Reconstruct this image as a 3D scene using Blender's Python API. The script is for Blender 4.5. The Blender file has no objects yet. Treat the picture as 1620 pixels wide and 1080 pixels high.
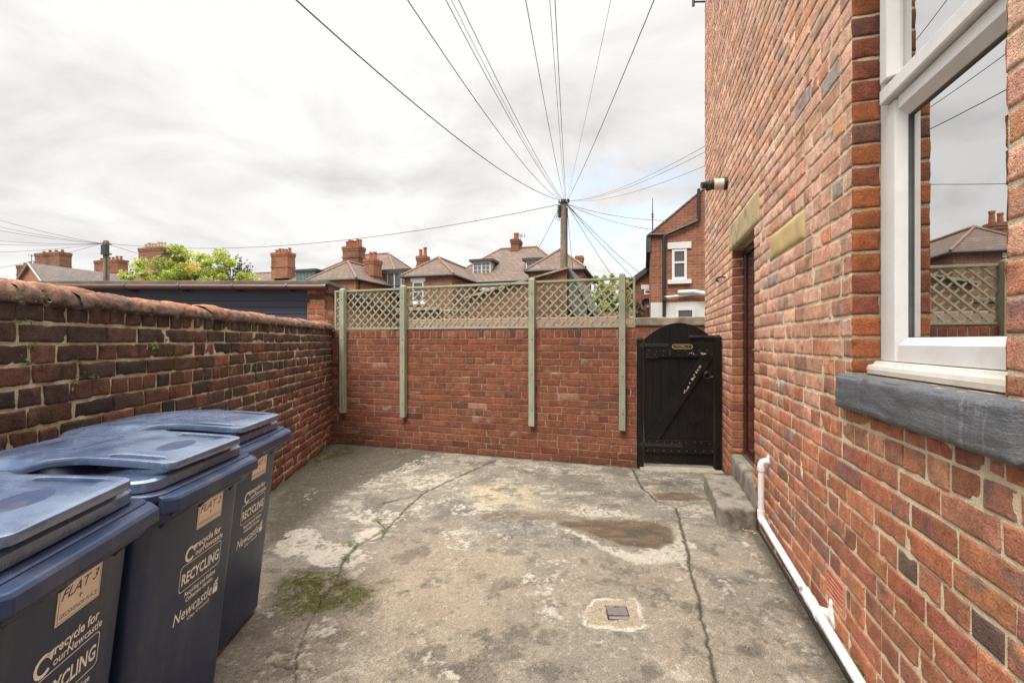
import bpy, bmesh, math, random
import numpy as np
from mathutils import Vector, Matrix

SC = bpy.context.scene
COL = SC.collection
R = math.radians

# ------------------------------------------------------------------ camera
CAM_H = 1.45
cam_d = bpy.data.cameras.new("camera")
cam_d.sensor_width = 36.0
cam_d.lens = 16.0
cam_d.clip_start = 0.05
cam_d.clip_end = 1000
cam = bpy.data.objects.new("camera", cam_d)
COL.objects.link(cam)
cam.location = (0, 0, CAM_H)
cam.rotation_euler = (R(90), 0, 0)
SC.camera = cam

# ------------------------------------------------------------------ sky, sun, exposure
SUN_EL, SUN_AZ = 54.0, 215.0          # elevation, compass bearing (0 = +Y, clockwise)
world = bpy.data.worlds.new("World")
SC.world = world
world.use_nodes = True
wn = world.node_tree
wn.nodes.clear()
def wnode(t, **k):
    n = wn.nodes.new(t)
    for a, b in k.items():
        setattr(n, a, b)
    return n
w_out = wnode('ShaderNodeOutputWorld')
w_bg = wnode('ShaderNodeBackground')
w_bg.inputs['Strength'].default_value = 0.1
sky = wnode('ShaderNodeTexSky')
sky.sky_type = 'NISHITA'
sky.sun_disc = False
sky.sun_elevation = R(SUN_EL)
sky.sun_rotation = R(SUN_AZ)
w_tc = wnode('ShaderNodeTexCoord')
w_sep = wnode('ShaderNodeSeparateXYZ')
wn.links.new(w_tc.outputs['Generated'], w_sep.inputs[0])
w_zc = wnode('ShaderNodeMath', operation='ADD'); w_zc.inputs[1].default_value = 0.22
w_zm = wnode('ShaderNodeMath', operation='MAXIMUM'); w_zm.inputs[1].default_value = 0.05
wn.links.new(w_sep.outputs['Z'], w_zc.inputs[0]); wn.links.new(w_zc.outputs[0], w_zm.inputs[0])
w_dx = wnode('ShaderNodeMath', operation='DIVIDE'); w_dy = wnode('ShaderNodeMath', operation='DIVIDE')
wn.links.new(w_sep.outputs['X'], w_dx.inputs[0]); wn.links.new(w_zm.outputs[0], w_dx.inputs[1])
wn.links.new(w_sep.outputs['Y'], w_dy.inputs[0]); wn.links.new(w_zm.outputs[0], w_dy.inputs[1])
w_cmb = wnode('ShaderNodeCombineXYZ')
wn.links.new(w_dx.outputs[0], w_cmb.inputs[0]); wn.links.new(w_dy.outputs[0], w_cmb.inputs[1])
w_n1 = wnode('ShaderNodeTexNoise'); w_n1.inputs['Scale'].default_value = 1.55
w_n1.inputs['Detail'].default_value = 7; w_n1.inputs['Roughness'].default_value = 0.56
w_n1.inputs['Distortion'].default_value = 0.35
w_cmb.inputs[2].default_value = 3.4
wn.links.new(w_cmb.outputs[0], w_n1.inputs['Vector'])
w_r1 = wnode('ShaderNodeValToRGB')
w_r1.color_ramp.elements[0].position = 0.32; w_r1.color_ramp.elements[0].color = (3.35, 3.3, 3.24, 1)
w_r1.color_ramp.elements[1].position = 0.55; w_r1.color_ramp.elements[1].color = (4.75, 4.72, 4.67, 1)
wn.links.new(w_n1.outputs['Fac'], w_r1.inputs[0])
# a break in the cloud low in the north, where the blue shows
w_dot = wnode('ShaderNodeVectorMath', operation='DOT_PRODUCT')
_d = Vector((0.235, 1.0, 0.185)).normalized()
w_dot.inputs[1].default_value = _d
wn.links.new(w_tc.outputs['Generated'], w_dot.inputs[0])
w_gap = wnode('ShaderNodeMapRange')
w_gap.inputs['From Min'].default_value = 0.975; w_gap.inputs['From Max'].default_value = 0.9985
wn.links.new(w_dot.outputs['Value'], w_gap.inputs['Value'])
w_n2 = wnode('ShaderNodeTexNoise'); w_n2.inputs['Scale'].default_value = 5.5
w_n2.inputs['Detail'].default_value = 6; w_n2.inputs['Roughness'].default_value = 0.55
w_mp = wnode('ShaderNodeMapping'); w_mp.inputs['Scale'].default_value = (1, 1, 2.6)
wn.links.new(w_tc.outputs['Generated'], w_mp.inputs[0]); wn.links.new(w_mp.outputs[0], w_n2.inputs['Vector'])
w_g2 = wnode('ShaderNodeMapRange')
w_g2.inputs['From Min'].default_value = 0.42; w_g2.inputs['From Max'].default_value = 0.62
wn.links.new(w_n2.outputs['Fac'], w_g2.inputs['Value'])
w_mul = wnode('ShaderNodeMath', operation='MULTIPLY')
wn.links.new(w_gap.outputs[0], w_mul.inputs[0]); wn.links.new(w_g2.outputs[0], w_mul.inputs[1])
w_blue = wnode('ShaderNodeMix', data_type='RGBA', blend_type='ADD')
w_blue.inputs[0].default_value = 1.0
wn.links.new(sky.outputs[0], w_blue.inputs[6]); w_blue.inputs[7].default_value = (1.9, 2.2, 2.6, 1)
w_mix = wnode('ShaderNodeMix', data_type='RGBA')
wn.links.new(w_mul.outputs[0], w_mix.inputs[0])
wn.links.new(w_r1.outputs[0], w_mix.inputs[6]); wn.links.new(w_blue.outputs[2], w_mix.inputs[7])
# an overcast sky is brightest overhead
w_zen = wnode('ShaderNodeMapRange')
for _k, _v in zip(('From Min', 'From Max', 'To Min', 'To Max'), (0.62, 0.92, 1.0, 6.6)):
    w_zen.inputs[_k].default_value = _v
wn.links.new(w_sep.outputs['Z'], w_zen.inputs['Value'])
w_fin = wnode('ShaderNodeVectorMath', operation='SCALE')
wn.links.new(w_mix.outputs[2], w_fin.inputs[0]); wn.links.new(w_zen.outputs[0], w_fin.inputs['Scale'])
wn.links.new(w_fin.outputs[0], w_bg.inputs['Color'])
wn.links.new(w_bg.outputs[0], w_out.inputs[0])

sun_d = bpy.data.lights.new("sun", 'SUN')
sun_d.energy = 1.5
sun_d.angle = R(24)
sun_d.color = (1.0, 0.955, 0.89)
sun = bpy.data.objects.new("sun", sun_d)
COL.objects.link(sun)
_az, _el = R(SUN_AZ), R(SUN_EL)
_sv = Vector((math.sin(_az) * math.cos(_el), math.cos(_az) * math.cos(_el), math.sin(_el)))
sun.rotation_euler = _sv.to_track_quat('Z', 'Y').to_euler()
sun.location = (-4, -4, 9)

SC.view_settings.view_transform = 'Standard'
SC.view_settings.look = 'None'
SC.view_settings.exposure = 1.08
SC.view_settings.gamma = 1.0
SC.view_settings.use_curve_mapping = False
SC.cycles.max_bounces = 8
SC.cycles.diffuse_bounces = 4

# ------------------------------------------------------------------ helpers
F = 720.0
def gp(px, py, z=0.0):
    Y = F * (CAM_H - z) / (py - 540.0)
    return ((px - 810) / F * Y, Y)
def at(px, py, Y):
    return Vector(((px - 810) / F * Y, Y, CAM_H - (py - 540.0) / F * Y))
def zpx(py, Y):
    return CAM_H + (540.0 - py) / F * Y

RNG = np.random.default_rng(7)
random.seed(11)

def vnoise(p, seed=0):
    """value noise on an (N,3) array, 0..1"""
    p = np.asarray(p, dtype=np.float64)
    i = np.floor(p).astype(np.int64)
    f = p - i
    f = f * f * (3 - 2 * f)
    def h(ix, iy, iz):
        n = (ix * 374761393 + iy * 668265263 + iz * 2147483647 + seed * 1274126177) & 0xFFFFFFFF
        n = ((n ^ (n >> 13)) * 1274126177) & 0xFFFFFFFF
        n = ((n ^ (n >> 16)) * 2246822519) & 0xFFFFFFFF
        n = n ^ (n >> 15)
        return (n & 0xFFFFFF) / float(0xFFFFFF)
    r = 0
    for dx in (0, 1):
        wx = f[:, 0] if dx else 1 - f[:, 0]
        for dy in (0, 1):
            wy = f[:, 1] if dy else 1 - f[:, 1]
            for dz in (0, 1):
                wz = f[:, 2] if dz else 1 - f[:, 2]
                r = r + wx * wy * wz * h(i[:, 0] + dx, i[:, 1] + dy, i[:, 2] + dz)
    return r
def fbm(p, octv=4, seed=0, gain=0.5):
    s, a, t = 0, 1.0, 0
    p = np.asarray(p, dtype=np.float64)
    for o in range(octv):
        s = s + a * vnoise(p * (2.03 ** o) + 17.3 * o, seed + o)
        t += a
        a *= gain
    return s / t
def sstep(a, b, x):
    t = np.clip((x - a) / (b - a), 0, 1)
    return t * t * (3 - 2 * t)

# ------------------------------------------------------------------ node helper
class NT:
    def __init__(self, name):
        self.m = bpy.data.materials.new(name)
        self.m.use_nodes = True
        self.t = self.m.node_tree
        self.t.nodes.clear()
        self.out = self.n('ShaderNodeOutputMaterial')
        self.b = self.n('ShaderNodeBsdfPrincipled')
        self.t.links.new(self.b.outputs[0], self.out.inputs[0])
        self._pos = None
    def n(self, t, **k):
        x = self.t.nodes.new(t)
        for a, b in k.items():
            setattr(x, a, b)
        return x
    def put(self, sock, v):
        if isinstance(v, bpy.types.NodeSocket):
            self.t.links.new(v, sock)
        elif v is not None:
            if isinstance(v, (tuple, list)) and len(v) == 3 and sock.type == 'RGBA':
                v = (*v, 1)
            sock.default_value = v
    def pos(self):
        if self._pos is None:
            self._pos = self.n('ShaderNodeNewGeometry').outputs['Position']
        return self._pos
    def scaled(self, sc, vec=None):
        m = self.n('ShaderNodeMapping')
        m.inputs['Scale'].default_value = sc
        self.put(m.inputs[0], vec or self.pos())
        return m.outputs[0]
    def noise(self, scale, detail=4, rough=0.55, vec=None, dist=0.0):
        x = self.n('ShaderNodeTexNoise')
        x.inputs['Scale'].default_value = scale
        x.inputs['Detail'].default_value = detail
        x.inputs['Roughness'].default_value = rough
        x.inputs['Distortion'].default_value = dist
        self.put(x.inputs['Vector'], vec or self.pos())
        return x.outputs['Fac']
    def voro(self, scale, vec=None, feature='F1', out='Distance'):
        x = self.n('ShaderNodeTexVoronoi', feature=feature)
        x.inputs['Scale'].default_value = scale
        self.put(x.inputs['Vector'], vec or self.pos())
        return x.outputs[out]
    def rng(self, v, a, b, c=0.0, d=1.0):
        x = self.n('ShaderNodeMapRange')
        self.put(x.inputs['Value'], v)
        for k, q in zip(('From Min', 'From Max', 'To Min', 'To Max'), (a, b, c, d)):
            x.inputs[k].default_value = q
        return x.outputs[0]
    def math(self, op, a, b=None):
        x = self.n('ShaderNodeMath', operation=op)
        self.put(x.inputs[0], a)
        if b is not None:
            self.put(x.inputs[1], b)
        return x.outputs[0]
    def mix(self, f, a, b, mode='MIX'):
        x = self.n('ShaderNodeMix', data_type='RGBA', blend_type=mode)
        self.put(x.inputs[0], f); self.put(x.inputs[6], a); self.put(x.inputs[7], b)
        return x.outputs[2]
    def attr(self, name, out='Color'):
        x = self.n('ShaderNodeAttribute')
        x.attribute_name = name
        return x.outputs[out]
    def bump(self, h, strength=0.5, dist=0.01, normal=None):
        x = self.n('ShaderNodeBump')
        x.inputs['Strength'].default_value = strength
        x.inputs['Distance'].default_value = dist
        self.put(x.inputs['Height'], h)
        if normal is not None:
            self.put(x.inputs['Normal'], normal)
        return x.outputs[0]
    def fin(self, base=None, rough=None, normal=None, metal=None, spec=None, **k):
        self.put(self.b.inputs['Base Color'], base)
        self.put(self.b.inputs['Roughness'], rough)
        self.put(self.b.inputs['Normal'], normal)
        self.put(self.b.inputs['Metallic'], metal)
        self.put(self.b.inputs['Specular IOR Level'], spec)
        for a, v in k.items():
            self.put(self.b.inputs[a], v)
        return self.m

def weathered(name, base, rough=0.8, var=0.25, scale=6.0, grain=60.0, bump=0.25, bdist=0.004, metal=0.0,
              spec=0.4, stain=None, stain_amt=0.0, stain_scale=3.0, streak=0.0, attr=None):
    t = NT(name)
    src = t.attr(attr) if attr else (*base, 1)
    n1 = t.noise(scale, 5, 0.6)
    n2 = t.noise(grain, 3, 0.6)
    v = t.math('MULTIPLY', t.rng(n1, 0.25, 0.75, 1 - var, 1 + var), t.rng(n2, 0.2, 0.8, 1 - var * 0.5, 1 + var * 0.5))
    c = t.n('ShaderNodeVectorMath', operation='SCALE')
    t.put(c.inputs[0], src if attr else base)
    t.put(c.inputs['Scale'], v)
    col = c.outputs[0]
    if stain is not None:
        sn = t.noise(stain_scale, 6, 0.62, dist=0.4)
        col = t.mix(t.math('MULTIPLY', t.rng(sn, 0.5, 0.68), stain_amt), col, (*stain, 1))
    if streak > 0:
        sv = t.scaled((22, 22, 1.2))
        st = t.rng(t.noise(1.0, 4, 0.6, vec=sv), 0.55, 0.75, 0, streak)
        col = t.mix(st, col, (0.55, 0.53, 0.5, 1))
    h = t.math('ADD', n2, t.math('MULTIPLY', n1, 0.6))
    return t.fin(col, t.rng(n1, 0.2, 0.8, max(rough - 0.12, 0.02), min(rough + 0.12, 1)), t.bump(h, bump, bdist), metal, spec)

# ------------------------------------------------------------------ object helpers
def tag(o, label=None, cat=None, group=None, kind=None):
    if label: o['label'] = label
    if cat: o['category'] = cat
    if group: o['group'] = group
    if kind: o['kind'] = kind
    return o
def thing(name, label, cat, loc=(0, 0, 0), rz=0.0, group=None):
    o = bpy.data.objects.new(name, None)
    o.empty_display_size = 0.2
    COL.objects.link(o)
    o.location = loc
    o.rotation_euler = (0, 0, rz)
    return tag(o, label, cat, group)
def copy_tree(o, parent=None):
    c = o.copy()
    COL.objects.link(c)
    c.parent = parent
    for ch in [x for x in bpy.data.objects if x.parent == o]:
        copy_tree(ch, c)
    return c

class MB:
    """collects geometry, then links it as ONE mesh object"""
    def __init__(self):
        self.v, self.f, self.m, self.c = [], [], [], []
        self.mi = 0
        self.T = None
        self.col = None
    def _add(self, vs, fs):
        o = len(self.v)
        for p in vs:
            p = Vector(p)
            if self.T is not None:
                p = self.T(p) if callable(self.T) else self.T @ p
            self.v.append(tuple(p))
            self.c.append(self.col or (1, 1, 1))
        for q in fs:
            self.f.append([i + o for i in q])
            self.m.append(self.mi)
    def box(self, x0, x1, y0, y1, z0, z1):
        vs = [(x, y, z) for z in (z0, z1) for y in (y0, y1) for x in (x0, x1)]
        self._add(vs, [(0, 2, 3, 1), (4, 5, 7, 6), (0, 1, 5, 4), (2, 6, 7, 3), (0, 4, 6, 2), (1, 3, 7, 5)])
        return self
    def hexa(self, a, b):
        """two quads a (bottom, 4 pts) and b (top, 4 pts)"""
        vs = list(a) + list(b)
        self._add(vs, [(3, 2, 1, 0), (4, 5, 6, 7), (0, 1, 5, 4), (1, 2, 6, 5), (2, 3, 7, 6), (3, 0, 4, 7)])
        return self
    def poly(self, pts):
        self._add(pts, [tuple(range(len(pts)))])
        return self
    def prism(self, pts, vec):
        n = len(pts)
        vec = Vector(vec)
        vs = [Vector(p) for p in pts] + [Vector(p) + vec for p in pts]
        fs = [tuple(range(n))[::-1], tuple(range(n, 2 * n))]
        fs += [(i, (i + 1) % n, n + (i + 1) % n, n + i) for i in range(n)]
        self._add(vs, fs)
        return self
    def loft(self, rings, cap=True):
        n = len(rings[0])
        vs = [p for r_ in rings for p in r_]
        fs = []
        for k in range(len(rings) - 1):
            for i in range(n):
                j = (i + 1) % n
                fs.append((k * n + i, k * n + j, (k + 1) * n + j, (k + 1) * n + i))
        if cap:
            fs.append(tuple(range(n))[::-1])
            fs.append(tuple(range((len(rings) - 1) * n, len(rings) * n)))
        self._add(vs, fs)
        return self
    def tube(self, pts, r, n=10, cap=True):
        pts = [Vector(p) for p in pts]
        rs = r if isinstance(r, (list, tuple)) else [r] * len(pts)
        rings = []
        up = None
        for i, p in enumerate(pts):
            d = (pts[min(i + 1, len(pts) - 1)] - pts[max(i - 1, 0)]).normalized()
            if up is None:
                up = Vector((0, 0, 1)) if abs(d.z) < 0.9 else Vector((1, 0, 0))
            a = d.cross(up).normalized()
            b = a.cross(d).normalized()
            up = b
            rings.append([p + (a * math.cos(2 * math.pi * k / n) + b * math.sin(2 * math.pi * k / n)) * rs[i] for k in range(n)])
        return self.loft(rings, cap)
    def build(self, name, mats, parent=None, smooth=False, bevel=0.0, colattr=False, kind=None, label=None, autosmooth=None):
        me = bpy.data.meshes.new(name)
        me.from_pydata(self.v, [], self.f)
        if not isinstance(mats, (list, tuple)):
            mats = [mats]
        for x in mats:
            me.materials.append(x)
        me.polygons.foreach_set('material_index', self.m)
        if smooth:
            me.polygons.foreach_set('use_smooth', [True] * len(self.f))
        if colattr:
            a = me.color_attributes.new('col', 'FLOAT_COLOR', 'POINT')
            c = np.ones((len(self.v), 4), dtype=np.float32)
            c[:, :3] = np.array(self.c, dtype=np.float32)
            a.data.foreach_set('color', c.ravel())
        bm = bmesh.new(); bm.from_mesh(me)
        bmesh.ops.recalc_face_normals(bm, faces=bm.faces)
        bm.to_mesh(me); bm.free()
        me.update()
        if autosmooth:
            me.set_sharp_from_angle(angle=R(autosmooth))
        o = bpy.data.objects.new(name, me)
        COL.objects.link(o)
        if parent is not None:
            o.parent = parent
        if bevel:
            b = o.modifiers.new('bevel', 'BEVEL')
            b.width = bevel; b.segments = 2; b.limit_method = 'ANGLE'; b.angle_limit = R(40)
        if kind: o['kind'] = kind
        if label: o['label'] = label
        return o

def rrect(x0, x1, y0, y1, r, z, n=5):
    pts = []
    for cx, cy, a0 in ((x1 - r, y1 - r, 0), (x0 + r, y1 - r, 90), (x0 + r, y0 + r, 180), (x1 - r, y0 + r, 270)):
        for k in range(n + 1):
            a = R(a0 + 90 * k / n)
            pts.append((cx + r * math.cos(a), cy + r * math.sin(a), z))
    return pts

def np_mesh(name, V, Fq, C=None, mat_idx=None, mats=(), parent=None, smooth=True, extra=None):
    me = bpy.data.meshes.new(name)
    V = np.ascontiguousarray(V, dtype=np.float32)
    Fq = np.ascontiguousarray(Fq, dtype=np.int32)
    nf, k = Fq.shape
    me.vertices.add(len(V)); me.vertices.foreach_set('co', V.ravel())
    me.loops.add(nf * k); me.loops.foreach_set('vertex_index', Fq.ravel())
    me.polygons.add(nf)
    me.polygons.foreach_set('loop_start', np.arange(0, nf * k, k, dtype=np.int32))
    for m in mats:
        me.materials.append(m)
    if mat_idx is not None:
        me.polygons.foreach_set('material_index', np.ascontiguousarray(mat_idx, dtype=np.int32))
    me.polygons.foreach_set('use_smooth', np.full(nf, smooth))
    for nm, arr in ((('col', C),) if C is not None else ()) + tuple((extra or {}).items()):
        a = me.color_attributes.new(nm, 'FLOAT_COLOR', 'POINT')
        c = np.ones((len(V), 4), dtype=np.float32)
        c[:, :arr.shape[1]] = arr
        a.data.foreach_set('color', c.ravel())
    me.update(calc_edges=True)
    me.validate()
    o = bpy.data.objects.new(name, me)
    COL.objects.link(o)
    if parent is not None:
        o.parent = parent
    return o

def text_geo(body, size, shear=0.0, bold=0.0, align='LEFT', spacing=1.0):
    """flat text outline as (verts, faces) from the built-in font"""
    cu = bpy.data.curves.new('txt', 'FONT')
    cu.body = body; cu.size = size; cu.shear = shear; cu.offset = bold
    cu.align_x = align; cu.space_character = spacing; cu.resolution_u = 2
    o = bpy.data.objects.new('txt', cu)
    COL.objects.link(o)
    dg = bpy.context.evaluated_depsgraph_get()
    me = bpy.data.meshes.new_from_object(o.evaluated_get(dg))
    vs = [tuple(v.co) for v in me.vertices]
    fs = [tuple(p.vertices) for p in me.polygons]
    bpy.data.objects.remove(o); bpy.data.curves.remove(cu); bpy.data.meshes.remove(me)
    return vs, fs

def curve_geo(splines, extrude, bevel=0.0, fill='BOTH'):
    """closed 2-D outlines (holes allowed) extruded into a solid, as (verts, faces)"""
    cu = bpy.data.curves.new('crv', 'CURVE')
    cu.dimensions = '2D'; cu.fill_mode = fill; cu.extrude = extrude; cu.bevel_depth = bevel; cu.bevel_resolution = 1
    for pts in splines:
        s = cu.splines.new('POLY'); s.points.add(len(pts) - 1); s.use_cyclic_u = True
        for p, q in zip(s.points, pts):
            p.co = (q[0], q[1], 0, 1)
    o = bpy.data.objects.new('crv', cu)
    COL.objects.link(o)
    dg = bpy.context.evaluated_depsgraph_get()
    me = bpy.data.meshes.new_from_object(o.evaluated_get(dg))
    vs = [tuple(v.co) for v in me.vertices]
    fs = [tuple(p.vertices) for p in me.polygons]
    bpy.data.objects.remove(o); bpy.data.curves.remove(cu); bpy.data.meshes.remove(me)
    return vs, fs
# ------------------------------------------------------------------ materials
def brick_material(name, soot=0.0, chips=0.3, streak=0.0, grain=1.0):
    t = NT(name)
    c = t.attr('col')
    n1 = t.noise(24, 6, 0.68)
    n2 = t.noise(120 * grain, 4, 0.65)
    n3 = t.noise(7.5, 4, 0.6, dist=0.6)
    v = t.math('MULTIPLY', t.rng(n1, 0.28, 0.72, 0.66, 1.34), t.rng(n2, 0.28, 0.72, 0.72, 1.28))
    sc = t.n('ShaderNodeVectorMath', operation='SCALE')
    t.put(sc.inputs[0], c); t.put(sc.inputs['Scale'], v)
    col = sc.outputs[0]
    # dark firing marks and soot, pale lime specks
    if soot > 0:
        col = t.mix(t.rng(t.noise(13, 6, 0.7, dist=0.8), 0.52, 0.64, 0, soot), col, (0.032, 0.022, 0.02, 1))
    col = t.mix(t.rng(t.noise(46, 5, 0.7), 0.6, 0.7, 0, 0.6), col, (0.06, 0.035, 0.028, 1))
    col = t.mix(t.rng(t.noise(33, 6, 0.72, dist=0.3), 0.665, 0.72, 0, chips), col, (0.52, 0.43, 0.33, 1))
    col = t.mix(t.rng(n3, 0.6, 0.75, 0, 0.3), col, (0.42, 0.16, 0.075, 1))
    if streak > 0:
        st = t.noise(1.0, 4, 0.6, vec=t.scaled((26, 26, 1.4)))
        col = t.mix(t.rng(st, 0.6, 0.74, 0, streak), col, (0.5, 0.47, 0.44, 1))
    pits = t.rng(t.voro(150), 0.0, 0.35)
    h = t.math('ADD', t.math('MULTIPLY', n2, 1.1), t.math('ADD', t.math('MULTIPLY', n1, 0.9), t.math('MULTIPLY', pits, 0.5)))
    return t.fin(col, 0.9, t.bump(h, 1.0, 0.006), 0.0, 0.25)
def mortar_material(name, base, dark, moss=0.0):
    t = NT(name)
    n1 = t.noise(9, 5, 0.6); n2 = t.noise(140, 4, 0.7)
    col = t.mix(t.rng(n1, 0.35, 0.68), (*base, 1), (*dark, 1))
    v = t.n('ShaderNodeVectorMath', operation='SCALE')
    t.put(v.inputs[0], col); t.put(v.inputs['Scale'], t.rng(n2, 0.2, 0.8, 0.75, 1.25))
    col = v.outputs[0]
    if moss > 0:
        col = t.mix(t.rng(t.noise(4, 6, 0.7), 0.6, 0.68, 0, moss), col, (0.07, 0.085, 0.03, 1))
    h = t.math('ADD', n2, t.math('MULTIPLY', t.noise(35, 4, 0.6), 1.5))
    return t.fin(col, 0.95, t.bump(h, 0.9, 0.006), 0.0, 0.2)

M_BRICK_HOUSE = brick_material('house_brick', 0.0, 0.22, 0.16)
M_BRICK_OLD = brick_material('old_sooty_brick', 0.75, 0.25, 0.0)
M_BRICK_RED = brick_material('red_brick', 0.0, 0.22, 0.0)
M_MORTAR_HOUSE = mortar_material('buff_mortar', (0.74, 0.62, 0.44), (0.56, 0.455, 0.31))
M_MORTAR_OLD = mortar_material('old_mortar', (0.58, 0.495, 0.345), (0.3, 0.25, 0.17), 0.4)
M_MORTAR_RED = mortar_material('grey_mortar', (0.36, 0.27, 0.19), (0.13, 0.085, 0.06))
M_SANDSTONE = weathered('sandstone', (0.47, 0.36, 0.2), 0.9, 0.2, 5, 90, 0.5, 0.004, stain=(0.14, 0.11, 0.08), stain_amt=0.9, stain_scale=5)
M_YELLOWSTONE = weathered('yellow_stone', (0.5, 0.36, 0.165), 0.95, 0.18, 9, 110, 0.5, 0.004, stain=(0.36, 0.27, 0.16), stain_amt=0.5, stain_scale=7)
M_CONCRETE = weathered('weathered_concrete', (0.23, 0.2, 0.155), 0.95, 0.4, 6, 110, 1.0, 0.009, stain=(0.07, 0.06, 0.04), stain_amt=0.9, stain_scale=7)
M_COPING_STONE = weathered('stone_coping', (0.3, 0.25, 0.18), 0.95, 0.3, 4, 60, 0.5, 0.01, stain=(0.08, 0.07, 0.05), stain_amt=0.8, stain_scale=1.3)
M_UPVC = weathered('white_plastic_frame', (0.66, 0.645, 0.625), 0.35, 0.05, 5, 40, 0.03, 0.001, spec=0.5, stain=(.5, .47, .42), stain_amt=.35, stain_scale=6)
M_UPVC_AGED = weathered('aged_white_plastic', (0.64, 0.595, 0.52), 0.4, 0.06, 8, 50, 0.05, 0.001, spec=0.5, stain=(0.5, 0.42, 0.3), stain_amt=0.4, stain_scale=9)
M_GASKET = weathered('grey_rubber', (0.1, 0.096, 0.09), 0.6)
M_PIPE = weathered('white_pipe_plastic', (0.64, 0.62, 0.6), 0.4, 0.06, 9, 40, 0.05, 0.001, stain=(0.42, 0.38, 0.33), stain_amt=0.35, stain_scale=14)
M_BLACKWOOD = weathered('black_gate_paint', (0.0055, 0.005, 0.0048), 0.45, 0.35, 9, 70, 0.25, 0.003, spec=0.3, stain=(0.012, 0.009, 0.0075), stain_amt=0.7, stain_scale=3)
M_IRON = weathered('black_iron', (0.018, 0.017, 0.017), 0.4, 0.3, 20, 90, 0.3, 0.002, spec=0.5)
M_BRASS = weathered('worn_brass', (0.62, 0.48, 0.2), 0.35, 0.25, 60, 300, 0.1, 0.001, metal=0.7)
M_STEEL = weathered('steel', (0.6, 0.6, 0.6), 0.3, 0.15, 30, 200, 0.1, 0.001, metal=0.8)
M_CHIP = weathered('bare_wood_chip', (0.55, 0.46, 0.36), 0.9, 0.3, 30, 100)
def sage_paint():
    t = NT('sage_green_paint')
    gr = t.noise(1.0, 5, 0.7, vec=t.scaled((70, 70, 3.5)))
    n1 = t.noise(5, 5, 0.65); n2 = t.noise(120, 3, 0.6)
    oi = t.n('ShaderNodeObjectInfo').outputs['Random']
    col = t.mix(t.rng(n1, 0.35, 0.7), (0.315, 0.318, 0.23, 1), (0.235, 0.242, 0.168, 1))
    col = t.mix(t.rng(gr, 0.5, 0.72, 0, 0.55), col, (0.17, 0.165, 0.115, 1))
    col = t.mix(t.rng(t.noise(26, 5, 0.7), 0.66, 0.74, 0, 0.6), col, (0.2, 0.15, 0.1, 1))
    s = t.n('ShaderNodeVectorMath', operation='SCALE'); t.put(s.inputs[0], col); t.put(s.inputs['Scale'], t.rng(oi, 0, 1, 0.9, 1.1))
    return t.fin(s.outputs[0], 0.85, t.bump(t.math('ADD', gr, t.math('MULTIPLY', n2, .5)), 0.5, 0.003), 0.0, 0.3)
M_SAGE = sage_paint()
M_DOOR = weathered('dark_maroon_door', (0.042, 0.012, 0.013), 0.25, 0.2, 10, 60, 0.05, 0.001, spec=0.6)
M_SILL = None
def sill_material():
    t = NT('slate_grey_paint')
    n1 = t.noise(6, 5, 0.6); n2 = t.noise(90, 4, 0.7)
    nl = t.noise(1.0, 4, 0.65, vec=t.scaled((14, 14, 150)))
    col = t.mix(t.rng(n1, 0.3, 0.7), (0.085, 0.089, 0.098, 1), (0.125, 0.129, 0.138, 1))
    st = t.noise(1.0, 3, 0.6, vec=t.scaled((30, 30, 1.0)))
    col = t.mix(t.rng(st, 0.6, 0.75, 0, 0.4), col, (0.3, 0.3, 0.31, 1))
    h = t.math('ADD', t.math('MULTIPLY', nl, 0.7), n2)
    return t.fin(col, 0.5, t.bump(h, 0.8, 0.005), 0.0, 0.4)
M_SILL = sill_material()
def glass_material(name, tint, spec=1.0, ior=2.1):
    t = NT(name)
    w = t.bump(t.noise(1.3, 2, 0.4), 0.012, 0.05)
    return t.fin((*tint, 1), 0.015, w, 0.0, spec, IOR=ior)
def mirror_glass():
    t = NT('window_glass')
    w = t.bump(t.noise(1.3, 2, 0.4), 0.012, 0.05)
    t.fin((0.016, 0.016, 0.012, 1), 0.02, w, 0.0, 0.5)
    gl = t.n('ShaderNodeBsdfGlossy')
    gl.inputs['Color'].default_value = (0.97, 0.965, 0.96, 1); gl.inputs['Roughness'].default_value = 0.006
    t.put(gl.inputs['Normal'], w)
    mx = t.n('ShaderNodeMixShader'); mx.inputs[0].default_value = 0.62
    t.t.links.new(t.b.outputs[0], mx.inputs[1]); t.t.links.new(gl.outputs[0], mx.inputs[2])
    t.t.links.new(mx.outputs[0], t.out.inputs[0])
    return t.m
M_GLASS = mirror_glass()
M_GLASS_FAR = glass_material('far_window_glass', (0.10, 0.10, 0.105), 0.7, 1.7)
M_FAR_UPVC = weathered('far_white_paint', (0.6, 0.59, 0.565), 0.6, 0.06, 2, 20, 0.05)
M_GREENPAINT = weathered('sea_green_paint', (0.07, 0.26, 0.21), 0.6, 0.15, 3)
M_LEAD = weathered('dark_lead', (0.05, 0.052, 0.055), 0.7, 0.25, 2, 20)
M_LIGHTLEAD = weathered('grey_flashing', (0.4, 0.37, 0.33), 0.8, 0.2, 2, 20)
M_PIPEBLACK = weathered('black_drainpipe', (0.02, 0.02, 0.022), 0.5, 0.2)
M_WHITEWASH = weathered('white_render', (0.56, 0.545, 0.515), 0.9, 0.08, 2, 30, 0.3, 0.01, stain=(0.45, 0.42, 0.38), stain_amt=0.35, stain_scale=1.5)
M_NAVYBOARD = weathered('navy_board_paint', (0.052, 0.056, 0.09), 0.6, 0.2, 3, 60, 0.3, 0.003, spec=0.4)
M_GUTTER = weathered('brown_gutter_plastic', (0.068, 0.024, 0.018), 0.4, 0.2, 6, 50, 0.05, spec=0.5)
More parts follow.
